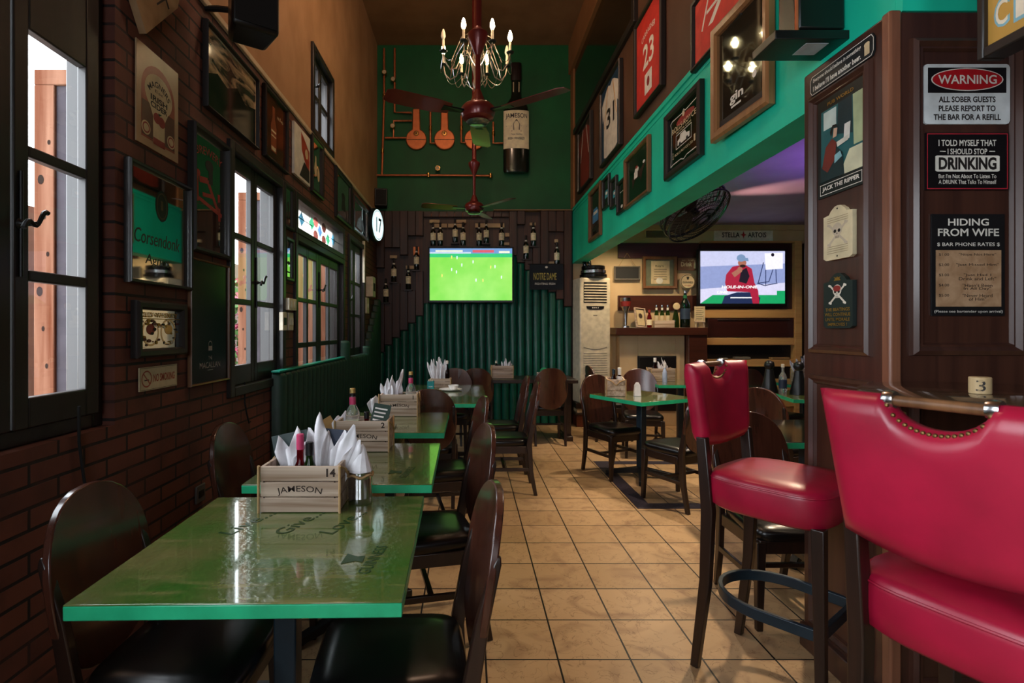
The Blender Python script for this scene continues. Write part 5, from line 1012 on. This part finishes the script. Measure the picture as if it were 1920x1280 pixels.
def cert(b, w, h, y): b.use(col('#6b6f5a', .3)); b.rect(-w/2, w/2, -h/2, h/2, y); b.use(CRM); b.rect(-w*.3, w*.36, -h*.42, h*.45, y-.0005); b.use(INK); b.text('Roy’s', .0, h*.25, .035, y-.001, .12, .01); [b.rect(-w*.2, w*.26, h*.12-k*.035, h*.12-k*.035+.006, y-.001) for k in range(5)]; b.use(WHT); b.ell(0, -h*.3, .05, .045, y-.001)
o, w, h = hang('shadow_box', 'wood-framed shadow box with a certificate', 'picture', 7.665, 1204, 1268, 481, 542); poster(o, w, h, INK, .045, .05, M['frame_wood'], draw=cert)
def drink(b, w, h, y): b.use(CRM); b.text('Drink', -.02, 0, h*.36, y, w*.55, .01); b.text('eat · laugh', 0, h*.32, h*.12, y, w*.6, 0); b.poly([(w*.3, -h*.35), (w*.4, -h*.35), (w*.4, h*.05), (w*.37, h*.2), (w*.37, h*.35), (w*.33, h*.35), (w*.33, h*.2), (w*.3, h*.05)], y)
o, w, h = hang('wooden_sign', 'small brown wooden sign with pale script, right of the certificate', 'sign', 7.66, 1270, 1307, 484, 507); poster(o, w, h, wood('#6a4226', '#523119', 'x', .5, 0, 6, name='sign_wood'), 0, d=.02, draw=drink)
o, w, h = hang('round_sign', 'round cream beer sign on the wall above the tall green bottle', 'sign', 7.62, 1275, 1303, 513, 543, off=0); B().lathe([(0, -.012), (w/2-.008, -.014), (w/2, -.006), (w/2, .012), (0, .012)], (0, 0, 0), 36, 'y').build('disc', CRM, o, 0, 40); b = B().use(INK); b.ring(0, 0, w*.47, w*.47, .008, -.0148); b.text('GUINNESS', 0, -.01, .028, -.0148, w*.72, .02); b.poly([(-.02, .07), (.02, .07), (.012, .03), (-.012, .03)], -.0148); b.use(RED); b.text('draught', 0, -.055, .022, -.0148, w*.45, .01); b.build('lettering', None, o, 0, 0); B().box(-.012, .012, .012, .045, -.02, .02).build('bracket', M['iron'], o)
# on the mantel
mz, my = 1.3905, 7.5
mx = lambda px: (px-880)/FPX*my
o = thing('trophy_glass', 'tall silver trophy goblet at the left end of the mantel', 'trophy', (mx(1173), my, mz)); B().lathe([(0, 0), (.055, 0), (.055, .02), (.02, .035), (.022, .12), (.028, .2), (.03, .22), (.06, .3), (.075, .42), (.071, .42), (.05, .3), (0, .24)], n=24).build('goblet', M['steel'], o, 0, 40); B().lathe([(.058, .3), (.071, .36), (.076, .37), (.0635, .3)], n=24).build('band', RED, o)
o = thing('photo_frame', 'leaning wooden photo frame on the mantel', 'photo frame', (mx(1203), my+.0, mz), R(22)); o.rotation_euler = (R(-14), R(4), R(25)); b = B().use(INK).box(-.085, .085, -.006, .0, .012, .275).use(CRM).rect(-.07, .07, .03, .26, -.0066).use(col('#3a2a22', .5)).ell(.0, .17, .035, .04, -.0072, 14); b.build('picture', None, o, 0, 0); b = B().box(-.1, -.082, -.015, .008, 0, .29).box(.082, .1, -.015, .008, 0, .29).box(-.082, .082, -.015, .008, 0, .018).box(-.082, .082, -.015, .008, .272, .29); b.build('frame', M['crate'], o, .003); B().bar((0, .075, .02), (0, .003, .2), .03, .006).build('stand', M['crate'], o)
bottle('sauce_bottle', 'small red bottle beside the photo frame on the mantel', mx(1217.5), my, mz, OIL, red_l, (.17, .2, .0135, RED), (.03, .09, .0275, M['label']), s=1.25)
o = thing('bottle_tray', 'pale wooden tray holding the three little beers on the mantel', 'tray', (mx(1244), my, mz)); B().box(-.14, .14, -.05, -.04, 0, .1).box(-.14, .14, .04, .05, 0, .1).box(-.14, -.13, -.04, .04, 0, .1).box(.13, .14, -.04, .04, 0, .1).box(-.13, .13, -.04, .04, 0, .012).build('box', M['crate'], o, .003)
for i, px in enumerate((1231, 1241.5, 1252)): bottle('beer_bottle', ('left', 'middle', 'right')[i]+' one of the three little green beer bottles in the mantel tray', mx(px), my, mz+.0125, [(0, 0), (.028, 0), (.03, .005), (.03, .17), (.024, .2), (.013, .24), (.012, .3), (0, .3)], green_l, (.285, .31, .0145, M['steel']), (.08, .16, .0306, CRM, .23, .27, .0145, WHT), 'bottle', 'three little beers on the mantel', s=1.0)
bottle('gin_bottle', 'decorated bottle with an oval cream crest on the mantel', mx(1267), my, mz, [(0, 0), (.045, 0), (.048, .006), (.045, .12), (.03, .2), (.018, .24), (.018, .26), (0, .26)], green_l, (.255, .28, .02, M['ivory'])); o = bpy.data.objects[[k.name for k in bpy.data.objects if k.name.startswith('gin_bottle')][0]]; B().lathe([(0, -.006), (.045, -.005), (.05, 0), (.045, .005), (0, .006)], (0, -.03, .3), 24, 'y').build('crest', CRM, o, 0, 40)
bottle('display_bottle', 'large dark green bottle with blue label on the mantel', mx(1284.5), my, mz, [(0, 0), (.066, 0), (.07, .008), (.07, .3), (.055, .36), (.024, .42), (.02, .5), (0, .5)], col('#08150c', .1, coat=.6), (.49, .525, .023, M['steel']), (.12, .27, .0712, col('#26344a', .5), .4, .46, .0265, col('#1f6a3a', .4)))
o = thing('easel_card', 'pale lettered card on a little easel at the right end of the mantel', 'card', (mx(1310), my-.03, mz)); b = B().use(CRM).box(-.075, .075, -.004, 0, .09, .3).use(INK); [b.rect(-.055, .055-.02*(k % 2), .27-.03*k, .276-.03*k, -.0046) for k in range(6)]; b.build('card', None, o, 0, 0); [B().bar((s*.06, -.005, 0), (s*.05, .003, .2), .012, .012).build('leg', M['crate'], o, .002) for s in (-1, 1)]; B().bar((0, .07, 0), (0, .006, .24), .012, .012).box(-.075, .075, -.016, -.0045, .075, .09).build('rest', M['crate'], o, .002)
# dark bar shelf at the far right edge of that wall
o = thing('bar_shelf', 'dark tall shelf of bottles right of the second television', 'shelf', (5.135, 7.45, 0)); B().box(-.34, -.3, -.2, .24, 0, 2.6).box(.3, .34, -.2, .24, 0, 2.6).box(-.3, .3, .2, .24, 0, 2.6).build('carcass', M['dark_wood'], o, .004); [B().box(-.3, .3, -.2, .2, z, z+.03).build('shelf', M['dark_wood'], o, .003) for z in (.3, .8, 1.2, 1.6, 2.0, 2.4)]
for i, (x, z) in enumerate([(4.86, 1.231), (4.96, 1.231), (5.06, 1.231), (4.86, 1.631), (4.97, 1.631), (4.86, 2.031), (4.96, 2.031)]): dup(P0, (x, 7.4, z), 0, 'dark bottle with cream label on the tall shelf, '+['left of the middle tier', 'second on the middle tier', 'third on the middle tier', 'left of the tier above the middle', 'second on the tier above the middle', 'left of the second highest tier', 'second on the second highest tier'][i], 'bottles on the tall dark shelf')
# black drum fan under the beam
o = thing('wall_fan', 'black caged fan tilted below the green beam', 'fan', (2.02, 4.75, 2.42)); o.rotation_euler = (R(66), R(-32), R(-12)) 
Rf = .3; c = B()
for k in range(7):
    r = Rf*(k+1)/7; z = .05*(1-(r/Rf)**2)**.5
    for s in (-1, 1): c.tube([(r*cos(2*pi*i/36), s*(.075+z)*(1 if k < 6 else .9), r*sin(2*pi*i/36)) for i in range(36)], .0035 if k < 6 else .009, 5, True)
for k in range(44):
    a = 2*pi*k/44
    for s in (-1, 1): c.tube([(.05*cos(a), s*.125, .05*sin(a)), (.2*cos(a+.12), s*.11, .2*sin(a+.12)), (Rf*cos(a+.2), s*.07, Rf*sin(a+.2))], .0022, 4)
c.tube([(Rf*cos(2*pi*i/36), 0, Rf*sin(2*pi*i/36)) for i in range(36)], .012, 6, True); c.build('cage', M['black'], o, 0, 60)
B().lathe([(0, .27), (.06, .26), (.085, .2), (.085, .12), (.04, .08), (.03, -.04), (0, -.05)], n=24, axis='y').build('motor', M['black'], o, 0, 40)
for k in range(3):
    a = k*2*pi/3; b = B(); b.T = Matrix.Rotation(a, 4, 'Y'); b.loft([[(-.03, -.01, .03), (.03, .02, .03), (.03, .024, .03), (-.03, -.006, .03)], [(-.1, -.03, .15), (.08, .04, .15), (.08, .044, .15), (-.1, -.026, .15)], [(-.09, -.02, .26), (.05, .03, .26), (.05, .034, .26), (-.09, -.016, .26)]]); b.build('blade', col('#2a2a2c', .3), o, 0, 40)
tag(B().tube([(1.685, 4.95, 2.6), (1.8, 4.95, 2.6), (1.9, 4.93, 2.52)], .02).lathe([(.0, 1.681), (.06, 1.682), (.06, 1.69), (0, 1.692)], (0, 4.95, 2.6), 20, 'x').build('fan_bracket', M['black'], None, 0, 40), 'black arm carrying the caged fan from the back of the beam', 'bracket')
# ================================================================== signs on the pillar
def sign(name, label, plane, x0, x1, yt, yb, base, draw, d=.006, group=None, pts=None):
    if plane == 'F': o, w, h = hang(name, label, 'sign', PY0, x0, x1, yt, yb, group, off=.001)
    else: o, w, h = hang(name, label, 'sign', 'R', x0, x1, yt, yb, group, X=PX, off=.001)
    b = B().use(base); y = -d-.0006
    if pts: b.prism([(x*w, z*h) for x, z in pts], -d, 0)
    else: b.box(-w/2, w/2, -d, 0, -h/2, h/2)
    draw(b, w, h, y); b.build('plate', None, o, 0, 0); return o
RND = [(-.5, -.44), (-.485, -.485), (-.46, -.5), (.46, -.5), (.485, -.485), (.5, -.44), (.5, .44), (.485, .485), (.46, .5), (-.46, .5), (-.485, .485), (-.5, .44)]
def warn(b, w, h, y):
    b.use(blk); b.rect(-w*.455, w*.455, h*.02, h*.44, y); b.use(WHT); b.ell(0, h*.24, w*.42, h*.19, y-.0004); b.use(col('#b3121c', .45)); b.ell(0, h*.24, w*.405, h*.175, y-.0008); b.use(WHT); b.text('WARNING', 0, h*.24, h*.15, y-.0012, w*.68, .02)
    b.use(INK); [b.text(t, 0, z*h, h*.1, y, w*k, .03) for t, z, k in (('ALL SOBER GUESTS', -.09, .66), ('PLEASE REPORT TO', -.24, .66), ('THE BAR FOR A REFILL', -.385, .78))]
sign('sign_plate', 'white warning sign with red oval on the front of the pillar', 'F', 1729, 1890, 122, 234, col('#cdd2d2', .4), warn, pts=RND)
def told(b, w, h, y):
    b.use(col('#a82230', .5)); b.border(-w*.49, w*.49, -h*.485, h*.485, .003, y); b.use(WHT); b.text('I TOLD MYSELF THAT', 0, h*.32, h*.11, y, w*.7, .02); b.text('I SHOULD STOP', 0, h*.17, h*.1, y, w*.48, .02); [b.rect(s*w*.3-.01, s*w*.3+.01, h*.165, h*.18, y) for s in (-1, 1)]
    b.poly([(x*w*.78, z*h*.28) for x, z in RND], y); b.v[-12:] = [(p[0], p[1], p[2]-h*.04) for p in b.v[-12:]]; b.use(INK); b.text('DRINKING', 0, -h*.04, h*.22, y-.0006, w*.7, .04); b.use(WHT); b.text('But I’m Not About To Listen To', 0, -h*.26, h*.075, y, w*.7, .01); b.text('A DRUNK That Talks To Himself', 0, -h*.36, h*.075, y, w*.7, .01)
sign('sign_plate', 'black sign with red border about stopping drinking', 'F', 1733, 1887, 250, 357, col('#0c0a0c', .4), told)
def wife(b, w, h, y):
    b.use(WHT); b.text('HIDING', 0, h*.42, h*.07, y, w*.56, .02); b.text('FROM WIFE', 0, h*.32, h*.075, y, w*.84, .02); b.text('$ BAR PHONE RATES $', 0, h*.2, h*.04, y, w*.86, .01); b.text('(Please see bartender upon arrival)', 0, -h*.46, h*.035, y, w*.94, 0)
    b.use(art_noise('worn_paper', '#b28f6c', '#94704e', (20, 20, 20), .7)); b.rect(-w*.45, w*.45, -h*.41, h*.145, y); b.use(INK)
    for i, (p, ls) in enumerate([('$1.00', ['"Nope Not Here"']), ('$2.00', ['"Just Missed Him"']), ('$3.00', ['"Just Had 1', 'Drink and Left"']), ('$4.00', ['"Hasn’t Been', 'In All Day"']), ('$5.00', ['"Never Heard', 'of Him"'])]):
        z = .1-.1*i; b.text(p, -w*.34, z*h, h*.03, y-.0006, w*.14, 0); [b.text(t, w*.12, (z-.035*k)*h, h*.032, y-.0006, w*.034*len(t), 0) for k, t in enumerate(ls)]
sign('sign_plate', 'worn black bar phone rates sign with tan price panel', 'F', 1744, 1880, 402, 592, col('#0c0c0e', .5), wife)
OCT = [(-.5, -.3), (-.47, -.5), (.47, -.5), (.5, -.3), (.5, .3), (.47, .5), (-.47, .5), (-.5, .3)]
def every(b, w, h, y):
    b.use(WHT); [b.line(OCT[i][0]*w*.98, OCT[i][1]*h*.9, OCT[(i+1) % 8][0]*w*.98, OCT[(i+1) % 8][1]*h*.9, .0025, y) for i in range(8)]; b.text('Everyone should believe in something', -w*.06, h*.2, h*.24, y, w*.76, .02, slant=.1); b.text('I believe I’ll have another beer.', -w*.06, -h*.18, h*.26, y, w*.76, .03); b.use(CRM); b.rect(w*.37, w*.44, -h*.3, h*.15, y); b.ell(w*.405, h*.15, w*.04, h*.1, y-.0004, 12)
sign('sign_plate', 'long narrow black sign about another beer along the top of the pillar', 'L', 1643, 1522, 58, 102, col('#10181a', .4), every, pts=OCT)
def ripper(b, w, h, y):
    Q = lambda c, pts, k=1: (b.use(col(c, .35)), b.poly([(x*w, z*h) for x, z in pts], y-.0005*k))
    Q('#1d5a5c', [(-.42, -.34), (.45, -.34), (.45, .38), (-.42, .38)]); Q('#a8b48a', [(.28, -.1), (.45, -.1), (.45, .38), (.26, .38)], 2); Q('#b9c8c0', [(-.36, .18), (-.08, .18), (-.08, .36), (-.36, .36)], 2); Q('#0d2b30', [(-.06, .08), (.26, .02), (.24, .38), (-.04, .38)], 2); Q('#c8c8a8', [(-.02, -.34), (.45, -.34), (.45, -.12), (.2, -.12)], 3); Q('#d9d6cc', [(.08, .0), (.2, -.02), (.22, .14), (.1, .14)], 4)
    Q('#0e2a2c', [(-.42, -.34), (.1, -.34), (.06, -.12), (-.1, -.02), (-.42, -.2)], 5); Q('#6d2a20', [(-.38, -.2), (-.3, -.0), (-.16, .06), (-.06, .0), (-.1, -.16), (-.26, -.26)], 6); Q('#c7a288', [(-.14, .06), (-.06, .06), (-.04, .14), (-.12, .15)], 7); Q('#15100e', [(-.18, .08), (-.13, .16), (-.04, .15), (-.06, .18), (-.14, .19), (-.2, .13)], 8); Q('#7fb0b8', [(-.1, -.2), (.06, -.16), (.02, -.1), (-.1, -.12)], 8); Q('#c9c6b8', [(-.06, .0), (.2, .02), (.18, -.03), (-.04, -.05)], 7)
    b.use(M['gold']); b.text('PUB WORLD', 0, h*.43, h*.035, y-.0006, w*.55, .02); b.use(WHT); [b.rect(x*w, (x+.008)*w, -h*.47, -h*.37, y-.0006) for x in (-.44, .43)]; b.rect(-w*.44, w*.44, -h*.475, -h*.469, y-.0006); b.rect(-w*.44, w*.44, -h*.372, -h*.366, y-.0006); b.text('JACK THE RIPPER', 0, -h*.42, h*.055, y-.0006, w*.78, .03)
sign('sign_plate', 'dark green pub poster plate with a crouching person in a rust coat', 'L', 1627, 1537, 137, 342, col('#0b1512', .35), ripper)
ARCH = [(-.5, -.46), (-.4, -.5), (.4, -.5), (.5, -.46), (.5, .34), (.3, .36), (.24, .42), (.1, .49), (0, .5), (-.1, .49), (-.24, .42), (-.3, .36), (-.5, .34)]
def skull(b, s, x, z, y, cbone, cdark):
    b.use(cbone)
    for d in (-1, 1):
        b.line(x-d*1.0*s, z-.95*s, x+d*1.05*s, z+.75*s, .2*s, y)
        for ex, ez in ((-d*1.0, -.95), (d*1.05, .75)): b.ell(x+ex*s-.1*s, z+ez*s, .14*s, .12*s, y-.0002, 10); b.ell(x+ex*s+.08*s, z+ez*s-.06*s, .14*s, .12*s, y-.0002, 10)
    b.ell(x, z+.25*s, .6*s, .55*s, y-.0006, 22); b.poly([(x-.36*s, z-.1*s), (x+.36*s, z-.1*s), (x+.3*s, z-.5*s), (x-.3*s, z-.5*s)], y-.0007); b.use(cdark)
    for d in (-1, 1): b.ell(x+d*.25*s, z+.12*s, .17*s, .15*s, y-.0012, 12)
    b.poly([(x-.07*s, z-.15*s), (x+.07*s, z-.15*s), (x, z+.02*s)], y-.0012); [b.rect(x+k*.14*s-.02*s, x+k*.14*s+.02*s, z-.48*s, z-.3*s, y-.0012) for k in (-1, 0, 1)]
def pirate1(b, w, h, y):
    skull(b, .046, 0, .0, y, col('#b9ab94', .5), INK); b.use(col('#a08f70', .6)); [b.rect(-w*.36, w*.36, z*h, z*h+.0025, y) for z in (.28, .24, .2, -.26, -.3, -.34, -.38)]; b.use(INK); b.ell(0, h*.44, .004, .004, y, 8); b.ell(0, -h*.44, .004, .004, y, 8)
sign('skull_plaque', 'cream arched plaque with skull and crossed bones', 'L', 1607, 1552, 375, 480, col('#cfc19c', .5), pirate1, d=.016, pts=ARCH)
def pirate2(b, w, h, y):
    skull(b, .04, 0, h*.14, y, col('#d9d2c0', .5), INK); b.use(RED); b.ell(0, h*.14+.017, .021, .012, y-.0018, 16); b.use(M['gold']); b.poly([(-.02, h*.36), (.02, h*.36), (.012, h*.4), (.02, h*.43), (.004, h*.415), (0, h*.44), (-.004, h*.415), (-.02, h*.43), (-.012, h*.4)], y)
    [b.text(t, 0, z*h, h*.06, y, w*k, .02) for t, z, k in (('THE BEATINGS', -.16, .84), ('WILL CONTINUE', -.25, .88), ('UNTIL MORALE', -.34, .84), ('IMPROVES !', -.43, .66))]
sign('skull_plaque', 'black arched plaque with red-capped skull and gold lettering', 'L', 1607, 1552, 507, 615, col('#12221f', .45), pirate2, d=.016, pts=ARCH)
# hanging beer sign at the top right corner
o = thing('hanging_sign', 'yellow framed sign with pale blue letters at the top right corner', 'sign', (1.53, 1.3, 2.18), -pi/2); b = B().use(art_noise('yellow_sign', '#c79a48', '#b0853a', (4, 4, 4), .5)).box(-.24, .3, -.02, .02, .0, .36); b.use(col('#7fb0bc', .4)); b.text('C', -.2, .08, .085, -.0206, .045, .03); b.text('I', -.15, .12, .18, -.0206, .035, .05); b.use(col('#e3d8c0', .4)); b.text('C', -.2, .08, .07, -.0212, .034, .012); b.text('I', -.15, .12, .16, -.0212, .022, .03); b.build('panel', None, o, 0, 0)
b = B().box(-.26, -.24, -.035, .035, -.03, .39).box(.3, .32, -.035, .035, -.03, .39).box(-.24, .3, -.035, .035, -.03, 0).box(-.24, .3, -.035, .035, .36, .39); b.build('frame', M['dark_frame'], o, .004); [B().tube([(x, 0, .39), (x, 0, .7)], .006).build('chain', M['iron'], o) for x in (-.2, .26)]
# ================================================================== overhead
def ceiling_fan(x, y, z, turn, label, blade=.62, rise=1.0):
    o = thing('ceiling_fan', label, 'ceiling fan', (x, y, z), R(turn), 'dark red ceiling fans'); m = M['redmetal']
    B().lathe([(0, -.075), (.05, -.07), (.1, -.045), (.112, -.01), (.108, .02), (.09, .04), (.05, .06), (.022, .13), (.018, .14), (0, .14)], n=36).build('motor', m, o, 0, 40)
    B().lathe([(0, -.082), (.06, -.08), (.075, -.068), (0, -.066)], n=28).build('bottom_cap', col('#7d8a80', .2, .8), o, 0, 40)
    B().lathe([(.017, .135), (.017, .45)], n=14).build('down_rod', m, o, 0, 40); B().lathe([(.016, .36), (.03, .39), (.064, .475), (.066, .5), (.036, .525), (.026, .54)], n=24).build('canopy_cup', m, o, 0, 40)
    B().lathe([(.025, .52), (.025, 5.5-z)], n=16).build('hanging_pole', m, o, 0, 40)
    for k in range(3):
        b = B(); b.T = Matrix.Rotation(k*2*pi/3, 4, 'Z') @ Matrix.Rotation(R(11), 4, 'X'); w0, w1 = .05, .068
        b.loft([[(.2, -w0, -.02), (.2, w0, -.02), (.2, w0, -.016), (.2, -w0, -.016)], [(.3, -w1, -.02), (.3, w1, -.02), (.3, w1, -.016), (.3, -w1, -.016)], [(blade-.04, -w1, -.012), (blade-.04, w1, -.012), (blade-.04, w1, -.008), (blade-.04, -w1, -.008)], [(blade, -w1*.7, -.012), (blade, w1*.7, -.012), (blade, w1*.7, -.008), (blade, -w1*.7, -.008)]])
        bl = b.build('blade', m, o, 0, 40); a = B(); a.T = Matrix.Rotation(k*2*pi/3, 4, 'Z'); a.bar((.09, 0, -.012), (.24, 0, -.014), .012, .035) if False else a.loft([[(.09, -.02, -.02), (.09, .02, -.02), (.09, .02, -.008), (.09, -.02, -.008)], [(.25, -.03, -.026), (.25, .03, -.02), (.25, .03, -.014), (.25, -.03, -.02)]]); a.build('blade_iron', M['iron'], bl, 0, 30)
    return o
ceiling_fan(.055, 3.42, 2.77, 86, 'nearer dark red ceiling fan with long blades below the chandelier')
ceiling_fan(.055, 6.0, 2.75, 72, 'farther ceiling fan in front of the whiskey bottle row, green light on a blade', .6)
# chandelier
CZ = 3.8; CYY = 4.72
o = thing('chandelier', 'wrought chandelier with eight candle bulbs and looped strands above the fans', 'chandelier', (.06, CYY, CZ)); ir = col('#a39684', .35, .7, name='antique_metal')
B().lathe([(0, -.3), (.02, -.29), (.035, -.25), (.02, -.2), (.03, -.14), (.045, -.08), (.03, -.02), (.018, .06), (.03, .12), (.016, .2), (.01, .26), (.01, 5.5-CZ)], n=20).build('stem', ir, o, 0, 40)
bulb_on, bulb_off = emit('#ffe2ae', 60, 'lit_bulb'), col('#e8dcc4', .3)
for k in range(8):
    a = R(25+45*k); r0 = .315; up = .0; T = Matrix.Rotation(a, 4, 'Z'); b = B(); b.T = T
    b.tube([(.02, 0, -.06), (.08, 0, .02), (.12, 0, .03), (.15, 0, -.05), (.19, 0, -.15), (.25, 0, -.17), (.3, 0, -.11), (r0, 0, -.03+up)], .0052, 8)
    b.tube([(.03, 0, .14), (.08, 0, .18), (.14, 0, .14), (.2, 0, .0), (.24, 0, -.1)], .0034, 6)
    arm = b.build('arm', ir, o, 0, 60)
    c = B(); c.T = T; c.lathe([(0, -.035+up), (.03, -.03+up), (.034, -.022+up), (.014, -.018+up), (.014, -.01+up), (0, -.008+up)], (r0, 0, 0), 16); c.build('drip_pan', M['iron'], arm, 0, 40)
    c = B(); c.T = T; c.lathe([(.011, -.008+up), (.011, .07+up), (0, .072+up)], (r0, 0, 0), 14); c.build('candle_tube', col('#e0d2b4', .5), arm, 0, 40)
    c = B(); c.T = T; lit = k not in (0, 4); c.lathe([(0, .072+up), (.012, .078+up), (.021, .102+up), (.017, .132+up), (.006, .165+up), (0, .168+up)], (r0, 0, 0), 14); c.build('bulb', bulb_on if lit else bulb_off, arm, 0, 60)
    if lit:
        p = T @ Vector((r0, 0, .115+up)); L_ = lamp('POINT', 'candle_light', (.06+p.x, CYY+p.y, CZ+p.z), 46, (1, .7, .42), .02)
    d = B(); a2 = pi/4
    for q_, sag in ((r0, .1), (r0*.72, .16)):
        d.T = T; d.tube([(q_*cos(a2*t), q_*sin(a2*t), -.05-sag*sin(pi*t)-(.0)) for t in [i/8 for i in range(9)]], .0025, 5)
    d.build('strand', M['steel'], o, 0, 60)
